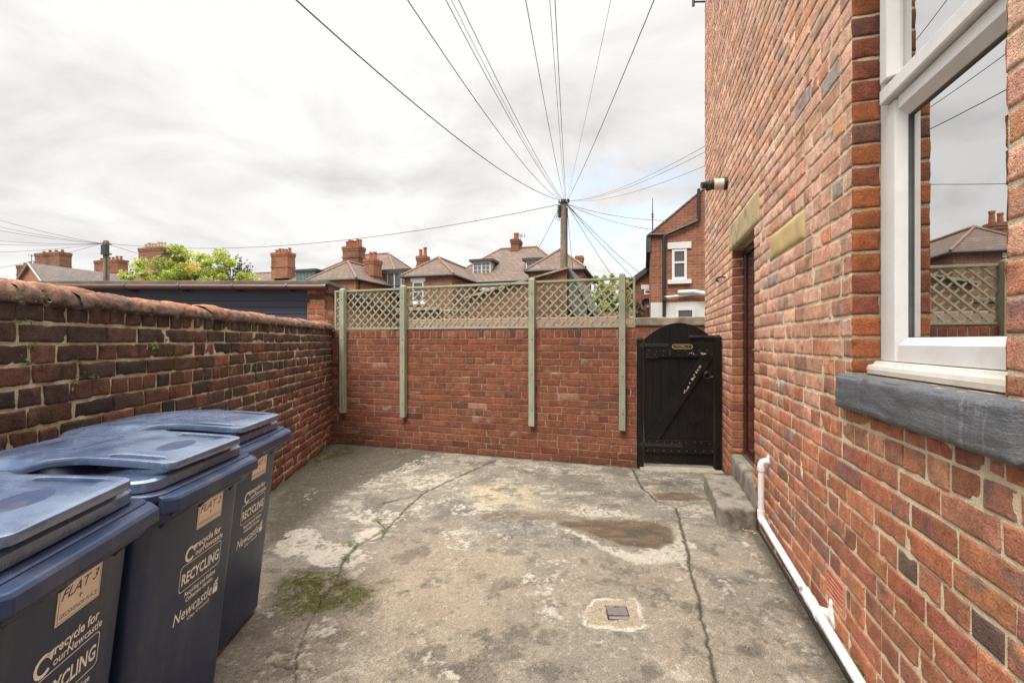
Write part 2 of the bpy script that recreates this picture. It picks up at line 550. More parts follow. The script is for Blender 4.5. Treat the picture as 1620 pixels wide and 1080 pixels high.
M_FELT = weathered('roofing_felt', (0.11, 0.095, 0.075), 0.95, 0.35, 2.5, 60, 0.8, 0.008, stain=(0.2, 0.18, 0.14), stain_amt=0.6, stain_scale=2)
M_POLEWOOD = weathered('pole_timber', (0.2, 0.155, 0.11), 0.9, 0.35, 4, 40, 0.6, 0.01, stain=(0.1, 0.07, 0.055), stain_amt=0.7, stain_scale=1.2)
M_CABLE = weathered('black_cable', (0.016, 0.016, 0.017), 0.6, 0.1)
M_GREYCABLE = weathered('grey_cable', (0.12, 0.12, 0.125), 0.6, 0.1)
M_POT = weathered('terracotta_pot', (0.3, 0.1, 0.055), 0.9, 0.3, 2.5, 20)
M_POTBUFF = weathered('buff_pot', (0.42, 0.32, 0.2), 0.9, 0.3, 2.5, 20)
M_VENT = weathered('terracotta_vent', (0.52, 0.2, 0.13), 0.9, 0.2, 20, 120, 0.3, 0.002)
M_DARKHOLE = weathered('vent_hole', (0.03, 0.012, 0.01), 1.0)
M_CREAM = weathered('cream_plastic', (0.62, 0.54, 0.42), 0.4, 0.06, 9)
M_TARP = weathered('green_felt_roof', (0.085, 0.092, 0.075), 0.85, 0.2, 3, 30, 0.3)
M_BARK = weathered('bark', (0.07, 0.055, 0.04), 0.95, 0.3, 12, 60, 0.8, 0.01)

def far_brick(name, c1, c2, mort, scale=1.0):
    t = NT(name)
    tc = t.n('ShaderNodeTexCoord')
    nv = t.n('ShaderNodeVectorTransform', vector_type='NORMAL', convert_from='WORLD', convert_to='OBJECT')
    t.put(nv.inputs[0], t.n('ShaderNodeNewGeometry').outputs['True Normal'])
    s1 = t.n('ShaderNodeSeparateXYZ'); t.put(s1.inputs[0], tc.outputs['Object'])
    s2 = t.n('ShaderNodeSeparateXYZ'); t.put(s2.inputs[0], nv.outputs[0])
    k = t.math('GREATER_THAN', t.math('ABSOLUTE', s2.outputs[0]), 0.7)
    u = t.math('ADD', t.math('MULTIPLY', s1.outputs[1], k), t.math('MULTIPLY', s1.outputs[0], t.math('SUBTRACT', 1.0, k)))
    cv = t.n('ShaderNodeCombineXYZ'); t.put(cv.inputs[0], u); t.put(cv.inputs[1], s1.outputs[2])
    br = t.n('ShaderNodeTexBrick'); t.put(br.inputs['Vector'], cv.outputs[0])
    br.inputs['Scale'].default_value = 1.0 * scale
    br.inputs['Brick Width'].default_value = 0.235; br.inputs['Row Height'].default_value = 0.085
    br.inputs['Mortar Size'].default_value = 0.006; br.inputs['Mortar Smooth'].default_value = 0.3
    br.inputs['Bias'].default_value = 0.0
    t.put(br.inputs['Color1'], (*c1, 1)); t.put(br.inputs['Color2'], (*c2, 1)); t.put(br.inputs['Mortar'], (*mort, 1))
    n1 = t.noise(0.7, 5, 0.6); n2 = t.noise(9, 4, 0.7)
    col = t.mix(t.rng(n1, 0.5, 0.7, 0, 0.6), br.outputs[0], tuple(x * 0.42 for x in c2) + (1,))
    col = t.mix(t.rng(n2, 0.55, 0.75, 0, 0.6), col, (0.06, 0.035, 0.03, 1))
    col = t.mix(t.rng(t.noise(6.1, 4, 0.7), 0.6, 0.75, 0, 0.5), col, (0.5, 0.3, 0.16, 1))
    return t.fin(col, 0.92, t.bump(t.math('SUBTRACT', 1.0, br.outputs['Fac']), 0.6, 0.01), 0.0, 0.2)
M_FB_ORANGE = far_brick('far_orange_brick', (0.31, 0.125, 0.072), (0.225, 0.088, 0.054), (0.33, 0.26, 0.18))
M_FB_RED = far_brick('far_red_brick', (0.245, 0.095, 0.062), (0.175, 0.066, 0.046), (0.24, 0.17, 0.12))
M_FB_BROWN = far_brick('far_brown_brick', (0.25, 0.11, 0.067), (0.165, 0.07, 0.046), (0.3, 0.24, 0.16))
M_FB_DARK = far_brick('far_dark_brick', (0.13, 0.05, 0.036), (0.08, 0.035, 0.028), (0.12, 0.09, 0.07))
M_FB_PALE = far_brick('far_pale_brick', (0.37, 0.165, 0.095), (0.3, 0.12, 0.068), (0.4, 0.32, 0.24))

def roof_material(name, c1, c2):
    t = NT(name)
    s = t.n('ShaderNodeSeparateXYZ'); t.put(s.inputs[0], t.pos())
    w = t.n('ShaderNodeTexBrick')
    cv = t.n('ShaderNodeCombineXYZ')
    t.put(cv.inputs[0], t.math('ADD', s.outputs[0], s.outputs[1])); t.put(cv.inputs[1], s.outputs[2])
    t.put(w.inputs['Vector'], cv.outputs[0])
    w.inputs['Scale'].default_value = 1.0
    w.inputs['Brick Width'].default_value = 0.26; w.inputs['Row Height'].default_value = 0.12
    w.inputs['Mortar Size'].default_value = 0.008
    t.put(w.inputs['Color1'], (*c1, 1)); t.put(w.inputs['Color2'], (*c2, 1))
    t.put(w.inputs['Mortar'], tuple(x * 0.4 for x in c2) + (1,))
    n1 = t.noise(0.6, 6, 0.6); n2 = t.noise(3.5, 5, 0.7)
    col = t.mix(t.rng(n1, 0.42, 0.68, 0, 0.65), w.outputs[0], tuple(x * 0.6 for x in c1) + (1,))
    col = t.mix(t.rng(n2, 0.56, 0.72, 0, 0.5), col, tuple(min(1, x * 1.6) for x in c1) + (1,))
    return t.fin(col, 0.85, t.bump(t.math('SUBTRACT', 1.0, w.outputs['Fac']), 0.7, 0.02), 0.0, 0.3)
M_ROOF = roof_material('brown_roof_tile', (0.185, 0.13, 0.1), (0.135, 0.097, 0.078))
M_ROOFGREY = roof_material('grey_roof_slate', (0.2, 0.165, 0.145), (0.15, 0.125, 0.115))
M_RIDGE = weathered('ridge_tile', (0.2, 0.12, 0.09), 0.9, 0.3, 3, 20)

def leaf_material(name, dark, light, sub=0.25):
    t = NT(name)
    c = t.attr('col')
    n = t.noise(1.4, 4, 0.6)
    col = t.mix(t.rng(n, 0.35, 0.65), (*dark, 1), (*light, 1))
    col = t.mix(1.0, col, c, 'MULTIPLY')
    t.fin(col, 0.55, None, 0.0, 0.35)
    tr = t.n('ShaderNodeBsdfTranslucent')
    t.put(tr.inputs[0], col)
    mx = t.n('ShaderNodeMixShader')
    mx.inputs[0].default_value = sub
    t.t.links.new(t.b.outputs[0], mx.inputs[1]); t.t.links.new(tr.outputs[0], mx.inputs[2])
    t.t.links.new(mx.outputs[0], t.out.inputs[0])
    return t.m
M_LEAF = leaf_material('yellow_green_leaf', (0.3, 0.36, 0.08), (0.52, 0.55, 0.15), 0.4)
M_LEAF_DARK = leaf_material('dark_leaf', (0.05, 0.075, 0.02), (0.1, 0.13, 0.03), 0.2)
M_LEAF_WEED = leaf_material('weed_leaf', (0.1, 0.15, 0.025), (0.2, 0.27, 0.05), 0.25)
M_LEAF_DRY = leaf_material('dry_leaf', (0.28, 0.17, 0.07), (0.45, 0.3, 0.13), 0.1)

def bin_plastic():
    t = NT('navy_bin_plastic')
    n1 = t.noise(5, 5, 0.65); n2 = t.noise(160, 3, 0.6)
    col = t.mix(t.rng(n1, 0.3, 0.72), (0.0155, 0.027, 0.072, 1), (0.024, 0.04, 0.096, 1))
    sc = t.noise(1.0, 4, 0.7, vec=t.scaled((60, 8, 40)))
    col = t.mix(t.rng(sc, 0.62, 0.75, 0, 0.25), col, (0.12, 0.13, 0.16, 1))
    du = t.noise(1.0, 6, 0.72, vec=t.scaled((9, 9, 2.2)))
    col = t.mix(t.rng(du, 0.5, 0.74, 0, 0.38), col, (0.16, 0.145, 0.125, 1))
    col = t.mix(t.rng(t.noise(70, 4, 0.7), 0.7, 0.76, 0, 0.5), col, (0.24, 0.23, 0.22, 1))
    return t.fin(col, t.rng(n1, 0.3, 0.7, 0.3, 0.5), t.bump(t.math('ADD', n2, t.math('MULTIPLY', n1, 2)), 0.12, 0.0015), 0.0, 0.5)
M_BIN = bin_plastic()
def bin_lid():
    t = NT('faded_navy_lid_sky_sheen')
    n1 = t.noise(4, 6, 0.65, dist=0.3); n2 = t.noise(180, 3, 0.6)
    col = t.mix(t.rng(n1, 0.32, 0.66), (0.042, 0.07, 0.145, 1), (0.125, 0.17, 0.255, 1))  # pale blue: faded plastic plus sky sheen lightened into the base colour
    sv = t.noise(1.0, 5, 0.7, vec=t.scaled((5, 45, 20)))
    col = t.mix(t.rng(sv, 0.55, 0.75, 0, 0.3), col, (0.3, 0.33, 0.4, 1))
    col = t.mix(t.rng(t.noise(55, 5, 0.72), 0.66, 0.74, 0, 0.5), col, (0.33, 0.31, 0.28, 1))
    return t.fin(col, t.rng(n1, 0.3, 0.7, 0.14, 0.4), t.bump(t.math('ADD', n2, t.math('MULTIPLY', n1, 2)), 0.12, 0.0015), 0.0, 0.8, **{'Coat Weight': 0.5, 'Coat Roughness': 0.14, 'Coat IOR': 1.8})
M_LID = bin_lid()
M_PRINT = weathered('cream_print', (0.92, 0.88, 0.79), 0.6, 0.12, 40, 200, 0.0)
M_PLATE = weathered('beige_label', (0.9, 0.77, 0.63), 0.5, 0.06, 12, 80, 0.02)
M_INK = weathered('dark_ink', (0.035, 0.028, 0.025), 0.6, 0.1)
M_TYRE = weathered('black_rubber_tyre', (0.014, 0.014, 0.014), 0.8)

# ------------------------------------------------------------------ brick walls
def grid_uv(fine):
    if fine:
        u = np.array([-1, -.965, -.9, -.72, -.45, -.15, .15, .45, .72, .9, .965, 1])
        v = np.array([-1, -.9, -.7, -.3, .1, .45, .75, .92, 1])
    else:
        u = np.array([-1, -.94, -.6, 0, .6, .94, 1])
        v = np.array([-1, -.84, -.3, .3, .84, 1])
    return u, v

def brick_field(br, O, T, N, fine=True, rough=0.002, rnd=0.0024, depth=0.03, proud=0.0, seed=0, tilt=0.0015, smudge=None, smudge_amt=0.8, smudge_p=0.3):
    """br: (n,7) s0,s1,z0,z1,r,g,b -> V,F,C ; wall point = O + T*s + N*d"""
    br = np.asarray(br, dtype=np.float64)
    n = len(br)
    u, v = grid_uv(fine)
    nu, nv = len(u), len(v)
    U, W = np.meshgrid(u, v, indexing='xy')
    U = U.ravel()[None, :]; W = W.ravel()[None, :]
    w = (br[:, 1] - br[:, 0])[:, None] / 2; h = (br[:, 3] - br[:, 2])[:, None] / 2
    cs = (br[:, 0] + br[:, 1])[:, None] / 2; cz = (br[:, 2] + br[:, 3])[:, None] / 2
    S = cs + U * w; Z = cz + W * h
    flat = lambda A: np.broadcast_to(A, (n, U.shape[1])).ravel()
    P = np.stack([flat(S), flat(np.arange(n)[:, None] * 7.31), flat(Z)], 1)
    e = np.maximum(np.abs(U), np.abs(W))
    em = sstep(0.55, 1.0, e)
    ns = (fbm(P * 26, 3, seed) - 0.5).reshape(n, -1); nz = (fbm(P * 26 + 91.7, 3, seed + 5) - 0.5).reshape(n, -1)
    S = S + ns * rough * 3.4 * em; Z = Z + nz * rough * 3.4 * em
    de = np.minimum((1 - np.abs(U)) * w, (1 - np.abs(W)) * h)
    rr = rnd * (0.6 + 0.9 * RNG.random((n, 1)))
    D = -rr * (1 - np.clip(de / rr, 0, 1)) ** 2
    D = D + (fbm(P * 15 + 7.7, 3, seed + 9) - 0.5).reshape(n, -1) * rough * 2.2
    chip = sstep(0.62, 0.72, fbm(P * 20 + 41.7, 2, seed + 3)).reshape(n, -1)
    D = D - chip * rough * 2.2 * sstep(0.4, 0.95, e)
    D = D + proud + tilt * (RNG.random((n, 1)) - 0.5) * 2 + tilt * (RNG.random((n, 1)) - 0.5) * 3 * U
    # boundary ring for the skirt
    ids = np.arange(nu * nv).reshape(nv, nu)
    ring = np.concatenate([ids[0, :-1], ids[:-1, -1], ids[-1, :0:-1], ids[:0:-1, 0]])
    Ss, Zs = S[:, ring], Z[:, ring]
    Ds = np.full_like(Ss, -depth)
    S = np.concatenate([S, Ss], 1); Z = np.concatenate([Z, Zs], 1); D = np.concatenate([D, Ds], 1)
    m = S.shape[1]
    O = np.array(O, float); T = np.array(T, float); N = np.array(N, float)
    V = O + S[..., None] * T + D[..., None] * N
    V[..., 2] += Z
    f = []
    for j in range(nv - 1):
        for i in range(nu - 1):
            f.append((ids[j, i], ids[j, i + 1], ids[j + 1, i + 1], ids[j + 1, i]))
    k = len(ring)
    for i in range(k):
        a, b = ring[i], ring[(i + 1) % k]
        f.append((b, a, nu * nv + i, nu * nv + (i + 1) % k))
    f = np.array(f)
    # T x up should look along N, otherwise flip
    if np.dot(np.cross(T, np.array([0, 0, 1.0])), N) < 0:
        f = f[:, ::-1]
    Fq = (f[None] + (np.arange(n) * m)[:, None, None]).reshape(-1, 4)
    C = np.repeat(br[:, None, 4:7], m, 1).reshape(-1, 3)
    Q = np.stack([S.ravel(), np.repeat(np.arange(n) * 3.7, m), Z.ravel()], 1)
    C = C * (0.72 + 0.56 * fbm(Q * 13, 3, seed + 13))[:, None]
    if smudge is not None:
        k = sstep(0.56, 0.68, fbm(Q * np.array([[15, 1, 26]]) + 3, 3, seed + 17)) * smudge_amt
        k = k * np.repeat((RNG.random(n) < smudge_p).astype(float), m)
        C = C * (1 - k[:, None]) + np.array(smudge)[None] * k[:, None]
    return V.reshape(-1, 3), Fq, C

class Wall:
    def __init__(self):
        self.V, self.F, self.C, self.M, self.n = [], [], [], [], 0
    def add(self, V, Fq, C, mi):
        self.V.append(V); self.F.append(np.asarray(Fq) + self.n); self.C.append(C)
        self.M.append(np.full(len(Fq), mi)); self.n += len(V)
    def slab(self, O, T, N, s0, s1, z0, z1, d0, d1, mi=1):
        """solid block of mortar between depths d0 (back) and d1 (front)"""
        O, T, N = (np.array(a, float) for a in (O, T, N))
        V = []
        for z in (z0, z1):
            for d in (d0, d1):
                for s in (s0, s1):
                    p = O + T * s + N * d
                    V.append((p[0], p[1], p[2] + z))
        Fq = [(0, 2, 3, 1), (4, 5, 7, 6), (0, 1, 5, 4), (2, 6, 7, 3), (0, 4, 6, 2), (1, 3, 7, 5)]
        if np.dot(np.cross(T, np.array([0, 0, 1.0])), N) > 0:
            Fq = [q[::-1] for q in Fq]
        self.add(np.array(V), np.array(Fq), np.ones((8, 3)) * 0.4, mi)
    def build(self, name, mats, parent):
        return np_mesh(name, np.concatenate(self.V), np.concatenate(self.F), np.concatenate(self.C),
                       np.concatenate(self.M), mats, parent)

def lay_rows(s_min, s_max, z_start, z_end, pitch, L, joint, bond, colour, excl=(), jz=0.010, seed=0, jit=0.004):
    """bricks of a wall face; excl = rectangles (s0,s1,z0,z1) left open"""
    rg = np.random.default_rng(seed)
    out = []
    nrow = int(math.ceil((z_end - z_start) / pitch - 1e-6))
    for i in range(nrow):
        z0, z1 = z_start + i * pitch, min(z_start + (i + 1) * pitch, z_end)
        segs = [(s_min, s_max, z0, z1)]
        for (a, b, c, d) in excl:
            new = []
            for (p, q, e, f) in segs:
                if d <= e + 0.002 or c >= f - 0.002 or b <= p or a >= q:
                    new.append((p, q, e, f)); continue
                if p < a: new.append((p, a, e, f))
                if q > b: new.append((b, q, e, f))
                if c - e > 0.02: new.append((max(p, a), min(q, b), e, c))
                if f - d > 0.02: new.append((max(p, a), min(q, b), d, f))
            segs = new
        kind = bond(i, rg)
        for (p, q, e, f) in segs:
            s = p + joint / 2
            first = True
            while s < q - joint:
                if kind == 'H':
                    l = L * 0.5 - joint / 2
                elif kind == 'F':
                    l = (L - joint) if rg.random() < 0.62 else L * 0.5 - joint / 2
                else:
                    l = L - joint
                if first:
                    l *= (0.5 if (i % 2 == 0) else 1.0) if kind != 'H' else (0.75 if i % 2 else 1.0)
                    first = False
                l *= 1 + rg.normal() * 0.03
                e2 = min(s + l, q - joint / 2)
                if q - joint / 2 - e2 < 0.05:
                    e2 = q - joint / 2
                g = jz / 2
                a0, a1, b0, b1 = rg.normal(size=4) * jit * 0.35
                c = colour(0.5 * (s + e2), 0.5 * (e + f), rg)
                out.append((s + a0, e2 + a1, e + g + b0, f - g + b1, *c))
                s = e2 + joint
    return out
# ------------------------------------------------------------------ ground: yard concrete
def seg_dist(X, Y, pts):
    d = np.full(X.shape, 1e9)
    for (x0, y0), (x1, y1) in zip(pts[:-1], pts[1:]):
        vx, vy = x1 - x0, y1 - y0
        t = np.clip(((X - x0) * vx + (Y - y0) * vy) / (vx * vx + vy * vy + 1e-12), 0, 1)
        d = np.minimum(d, np.hypot(X - x0 - t * vx, Y - y0 - t * vy))
    return d
def poly_sdf(X, Y, pts):
    """negative inside"""
    ins = np.zeros(X.shape, bool)
    n = len(pts)
    for i in range(n):
        x0, y0 = pts[i]; x1, y1 = pts[(i + 1) % n]
        c = ((y0 > Y) != (y1 > Y)) & (X < (x1 - x0) * (Y - y0) / (y1 - y0 + 1e-12) + x0)
        ins ^= c
    d = seg_dist(X, Y, list(pts) + [pts[0]])
    return np.where(ins, -d, d)

def build_ground():
    xs = np.arange(-2.75, 2.5, 0.0085)
    ys = np.concatenate([np.arange(-1.2, 1.3, 0.06), np.arange(1.3, 4.2, 0.008), np.arange(4.2, 6.9, 0.013)])
    GX, GY = np.meshgrid(xs, ys)
    ny, nx = GX.shape
    X, Y = GX.ravel(), GY.ravel()
    P = np.stack([X, Y, np.zeros_like(X)], 1)
    wx = (fbm(P * 5, 4, 31) - 0.5) * 0.2; wy = (fbm(P * 5 + 40, 4, 33) - 0.5) * 0.2
    wx2 = (fbm(P * 26, 3, 35) - 0.5) * 0.05; wy2 = (fbm(P * 26 + 9, 3, 36) - 0.5) * 0.05
    XW, YW = X + wx * 0.75 + wx2, Y + wy * 0.75 + wy2
    n_lo = fbm(P * 1.1, 4, 1); n_mid = fbm(P * 4.5, 5, 2, 0.6); n_hi = fbm(P * 17, 4, 3, 0.6); n_vh = fbm(P * 55, 3, 4)
    G = lambda pts: [gp(*p) for p in pts]
    def patch(pts, soft=0.03, grow=0.0):
        return 1 - sstep(-soft, soft, poly_sdf(XW, YW, G(pts)) - grow)
    # base tone, worn aggregate
    base = np.array([0.268, 0.222, 0.165])
    C = base[None] * (0.62 + 0.66 * n_mid)[:, None] * (0.74 + 0.5 * n_lo)[:, None] * (.8 + .4 * n_vh)[:, None]
    grey = np.array([0.195, 0.172, 0.135])
    def blend(C, col, m):
        m = np.clip(m, 0, 1)[:, None]
        return C * (1 - m) + np.array(col)[None] * m
    C = blend(C, grey, sstep(0.42, 0.62, fbm(P * 2.3 + 5, 4, 8)) * 0.7)
    brk = fbm(P * 11, 5, 12, 0.65)
    brk2 = fbm(P * np.array([[6, 14, 1]]) + 3, 5, 13, 0.65)
    brkf = fbm(P * 38, 4, 14, 0.65)
    # far area: greyer laitance skin broken up
    far = sstep(3.0, 3.9, Y + (n_mid - 0.5) * 1.4)
    C = blend(C, (0.205, 0.184, 0.145), far * 0.65)
    C = blend(C, (0.42, 0.365, 0.28), far * sstep(0.53, 0.59, .6 * brk2 + .4 * brkf) * 0.7)
    C = blend(C, (0.12, 0.104, 0.08), far * sstep(0.56, 0.66, fbm(P * 3.3 + 20, 5, 15, 0.6)) * 0.7)
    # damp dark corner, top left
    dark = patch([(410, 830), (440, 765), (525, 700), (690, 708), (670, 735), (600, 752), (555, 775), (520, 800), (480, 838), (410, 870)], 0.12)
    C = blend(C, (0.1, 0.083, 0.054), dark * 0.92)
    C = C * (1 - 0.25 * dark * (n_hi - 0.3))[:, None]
    # yellowish worn zone
    yel = patch([(735, 775), (790, 762), (850, 775), (830, 800), (760, 800)], 0.14)
    C = blend(C, (0.45, 0.37, 0.225), yel * sstep(0.38, 0.58, brk) * 0.9)
    # gravelly exposed aggregate
    grav = patch([(735, 815), (800, 805), (855, 820), (870, 845), (820, 870), (770, 860), (725, 845)], 0.12)
    C = blend(C, (0.125, 0.118, 0.108), grav * sstep(0.46, 0.56, brkf) * 0.85)
    grav2 = patch([(690, 805), (720, 792), (745, 800), (712, 822), (688, 822)], 0.1)
    C = blend(C, (0.12, 0.112, 0.105), grav2 * sstep(0.47, 0.57, brkf) * 0.8)
    warm = patch([(640, 850), (730, 830), (800, 880), (780, 990), (640, 1000), (560, 930)], 0.3)
    C = blend(C, (0.31, 0.236, 0.165), warm * 0.5)
    C = C * (1 - .38 * sstep(.54, .66, fbm(P * 8 + 33, 5, 71, .65)) * (1 - far * .5))[:, None]
    nearl = patch([(380, 960), (520, 960), (560, 1090), (330, 1090)], 0.25)
    C = blend(C, (0.16, 0.122, 0.082), nearl * sstep(.4, .6, brk) * .6)
    # pale cement skin, flaking
    PALE = (0.4, 0.355, 0.285)
    pale = np.zeros_like(X)
    for pts, th in (
        ([(447, 843), (488, 839), (518, 854), (547, 861), (545, 895), (518, 897), (488, 880), (436, 876)], 0.36),
        ([(566, 837), (607, 838), (605, 852), (560, 863)], 0.34),
        ([(540, 812), (577, 804), (629, 804), (648, 817), (621, 834), (599, 830), (556, 826)], 0.42),
        ([(547, 870), (584, 869), (586, 897), (562, 919), (540, 902)], 0.42),
        ([(645, 756), (712, 748), (712, 762), (666, 774), (640, 770)], 0.42),
        ([(560, 763), (621, 745), (673, 719), (712, 722), (640, 752), (577, 772)], 0.47),
        ([(484, 1006), (518, 974), (546, 971), (523, 1013), (501, 1047), (492, 1084), (450, 1084), (470, 1047)], 0.46),
        ([(440, 985), (480, 975), (470, 1005), (440, 1010)], 0.54),
        ([(835, 902), (854, 889), (902, 885), (930, 910), (923, 926), (889, 930), (886, 973), (865, 989), (846, 973), (841, 939), (824, 921)], 0.47),
        ([(894, 836), (947, 860), (1002, 874), (1066, 866), (1076, 846), (1095, 868), (1080, 885), (1039, 890), (1000, 888), (955, 868)], 0.36),
        ([(700, 800), (760, 795), (800, 800), (770, 815), (720, 812)], 0.44),
        ([(700, 845), (745, 830), (760, 850), (735, 872), (705, 862)], 0.46),
        ([(905, 800), (960, 800), (1000, 815), (960, 815), (905, 812)], 0.42),
        ([(1084, 889), (1115, 902), (1097, 910), (1080, 900)], 0.42),
        ([(1060, 905), (1090, 915), (1085, 925), (1055, 915)], 0.48),
        ([(664, 1039), (692, 1019), (735, 1063), (744, 1084), (700, 1084)], 0.5),
        ([(1200, 880), (1233, 900), (1246, 919), (1223, 907)], 0.45),
        ([(1238, 1000), (1288, 1010), (1334, 1069), (1318, 1078), (1281, 1038), (1245, 1021)], 0.5),
        ([(1180, 850), (1197, 862), (1192, 872), (1176, 860)], 0.46),
        ([(480, 780), (500, 770), (505, 778), (485, 790)], 0.5),
        ([(640, 800), (700, 782), (720, 790), (660, 812)], 0.47),
        ([(800, 735), (860, 730), (900, 740), (850, 748)], 0.48),
        ([(1020, 750), (1110, 745), (1112, 752), (1020, 758)], 0.5),
        ([(560, 1000), (600, 985), (610, 1000), (580, 1020)], 0.58),
    ):
        m = patch(pts, 0.05)
        mm = sstep(th + 0.025, th + 0.105, (0.34 * brk + 0.46 * brkf + .2 * n_vh) - (1 - m) * 0.12) * sstep(0.02, .3, m)
        pale = np.maximum(pale, mm)
    # small scattered pale flecks
    fl = sstep(0.66, 0.70, fbm(P * 21 + 70, 4, 41, 0.6)) * sstep(0.45, 0.62, n_lo)
    pale = np.maximum(pale, fl * 0.7)
    pc = np.array(PALE)[None] * (0.8 + 0.4 * n_hi)[:, None]
    C = C * (1 - pale[:, None]) + pc * pale[:, None]
    # drain surround: a cement collar with a pale broken rim
    dpoly = G([(943, 948), (1002, 947), (1010, 960), (1022, 991), (987, 998), (930, 990), (921, 972)])
    sd = poly_sdf(X + wx2 * 0.8 + wx * .12, Y + wy2 * 0.8 + wy * .12, dpoly)
    C = blend(C, (0.33, 0.262, 0.185), 1 - sstep(-0.01, 0.01, sd))
    rim = (1 - sstep(0.006, 0.02, np.abs(sd))) * sstep(0.36, 0.5, brk)
    C = blend(C, (0.5, 0.45, 0.37), rim * .85)
    # round patch
    cx, cy = gp(1078, 1065)
    rd = np.hypot(XW * 0.3 + X * 0.7 - cx, YW * 0.3 + Y * 0.7 - cy)
    C = blend(C, (0.4, 0.355, 0.28), (1 - sstep(0.04, 0.046, rd)) * 0.7)
    # wet brown stains
    wet = np.zeros_like(X)
    for pts, a in (
        ([(880, 826), (936, 818), (1000, 822), (1039, 826), (1064, 840), (1064, 858), (1039, 869), (1002, 866), (955, 850)], 1.0),
        ([(760, 812), (880, 808), (935, 818), (930, 832), (860, 822), (770, 824)], 0.5),
        ([(1032, 778), (1098, 777), (1112, 787), (1076, 791), (1047, 788)], 0.9),
        ([(1017, 762), (1061, 761), (1064, 766), (1020, 768)], 0.7),
        ([(990, 915), (1055, 910), (1060, 922), (1000, 925)], 0.35)):
        wet = np.maximum(wet, patch(pts, 0.022) * a)
    bc = np.array([0.112, 0.072, 0.039])[None] * (0.3 + 1.35 * fbm(P * np.array([[9, 20, 1]]), 4, 51))[:, None]
    C = C * (1 - wet[:, None] * 0.9) + bc * wet[:, None] * 0.9
    C = blend(C, (0.062, 0.052, 0.036), (1 - sstep(-0.03, 0.03, poly_sdf(XW, YW, G([(985, 835), (1030, 834), (1045, 843), (1020, 849), (985, 846)])))) * 0.75)
    # moss
    moss = patch([(438, 918), (470, 898), (495, 910), (540, 902), (562, 924), (596, 936), (577, 958), (540, 969), (503, 976), (462, 972), (430, 954)], 0.09)
    mossm = moss * sstep(0.4, 0.52, 0.5 * brk + 0.5 * brkf)
    cm = patch([(500, 715), (560, 703), (566, 714), (520, 728), (490, 742)], 0.08)
    mossm = np.maximum(mossm, cm * sstep(0.38, 0.5, brk) * 0.8)
    mc = np.array([0.072, 0.07, 0.015])[None] * (0.45 + 1.1 * n_vh)[:, None]
    C = C * (1 - mossm[:, None]) + mc * mossm[:, None]
    C = blend(C, (0.1, 0.07, 0.04), moss * (1 - mossm) * 0.45)
    # cracks
    crack = np.zeros_like(X); cgreen = np.zeros_like(X)
    xw = X + wx2 * 0.55 + wx * 0.12; yw = Y + wy2 * 0.55 + wy * 0.12
    for pts, wd in (
        ([(1002, 742), (1010, 760), (1017, 772), (1040, 791), (1069, 802), (1074, 820), (1086, 863), (1093, 900), (1105, 945), (1109, 975), (1122, 1020), (1134, 1082)], 0.0075),
        ([(1069, 802), (1091, 797), (1102, 795)], 0.004),
        ([(784, 728), (710, 760), (670, 780), (607, 795)], 0.007),
        ([(670, 780), (640, 806), (614, 835), (565, 862), (542, 887), (538, 903)], 0.006),
        ([(566, 862), (606, 848), (611, 836), (598, 824)], 0.007),
        ([(540, 903), (490, 984), (470, 1035), (467, 1082)], 0.0045),
        ([(500, 1060), (470, 1062), (420, 1050)], 0.004),
        ([(880, 790), (930, 783), (990, 775)], 0.0035)):
        d = seg_dist(xw, yw, G(pts))
        wv = wd * (0.45 + 1.1 * n_mid) * (1 + .35 * np.clip(Y - 3, 0, 2))
        crack = np.maximum(crack, 1 - sstep(wv * 0.5, wv * 1.7, d))
    for pts in ([(614, 835), (565, 862), (542, 887), (538, 903)], [(566, 862), (606, 848), (611, 836)], [(1002, 742), (1012, 764)]):
        d = seg_dist(xw, yw, G(pts))
        cgreen = np.maximum(cgreen, (1 - sstep(0.012, 0.035, d)) * sstep(0.4, 0.55, brk))
    C = blend(C, (0.05, 0.038, 0.026), crack * 0.9)
    C = blend(C, (0.085, 0.085, 0.035), cgreen * 0.55)
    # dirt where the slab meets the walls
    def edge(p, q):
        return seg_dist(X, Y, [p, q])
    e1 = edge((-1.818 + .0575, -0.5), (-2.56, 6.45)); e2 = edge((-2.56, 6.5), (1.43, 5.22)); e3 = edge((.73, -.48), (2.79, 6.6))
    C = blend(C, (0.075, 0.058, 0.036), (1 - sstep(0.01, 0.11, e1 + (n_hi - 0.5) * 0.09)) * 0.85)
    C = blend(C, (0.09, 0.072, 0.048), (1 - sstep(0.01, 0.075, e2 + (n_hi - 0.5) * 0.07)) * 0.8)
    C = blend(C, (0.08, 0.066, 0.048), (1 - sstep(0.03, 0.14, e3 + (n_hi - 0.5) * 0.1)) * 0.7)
    # sparse dark and pale stones of the aggregate
    sp = fbm(P * 62 + 5, 2, 61)
    C = C * (1 - 0.3 * sstep(0.68, 0.76, sp) * (1 - pale * 0.6))[:, None]
    C = C + (sstep(0.72, 0.8, fbm(P * 58 + 15, 2, 63)) * 0.08 * (1 - wet))[:, None]
    # relief
    Z = (n_lo - 0.5) * 0.012 + (n_hi - 0.5) * 0.005 + (n_vh - 0.5) * 0.0035 * (1 - pale * 0.7) + pale * 0.0022
    Z = Z - crack * 0.012 - wet * 0.004 + mossm * 0.006 * n_vh + mossm * 0.003
    Z = Z + (1 - sstep(-0.01, 0.015, sd)) * 0.002
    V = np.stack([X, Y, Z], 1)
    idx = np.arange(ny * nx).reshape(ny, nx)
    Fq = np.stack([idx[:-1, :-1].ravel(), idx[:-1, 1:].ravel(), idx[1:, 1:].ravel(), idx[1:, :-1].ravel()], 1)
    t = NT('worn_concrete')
    c = t.attr('col'); k = t.attr('msk')
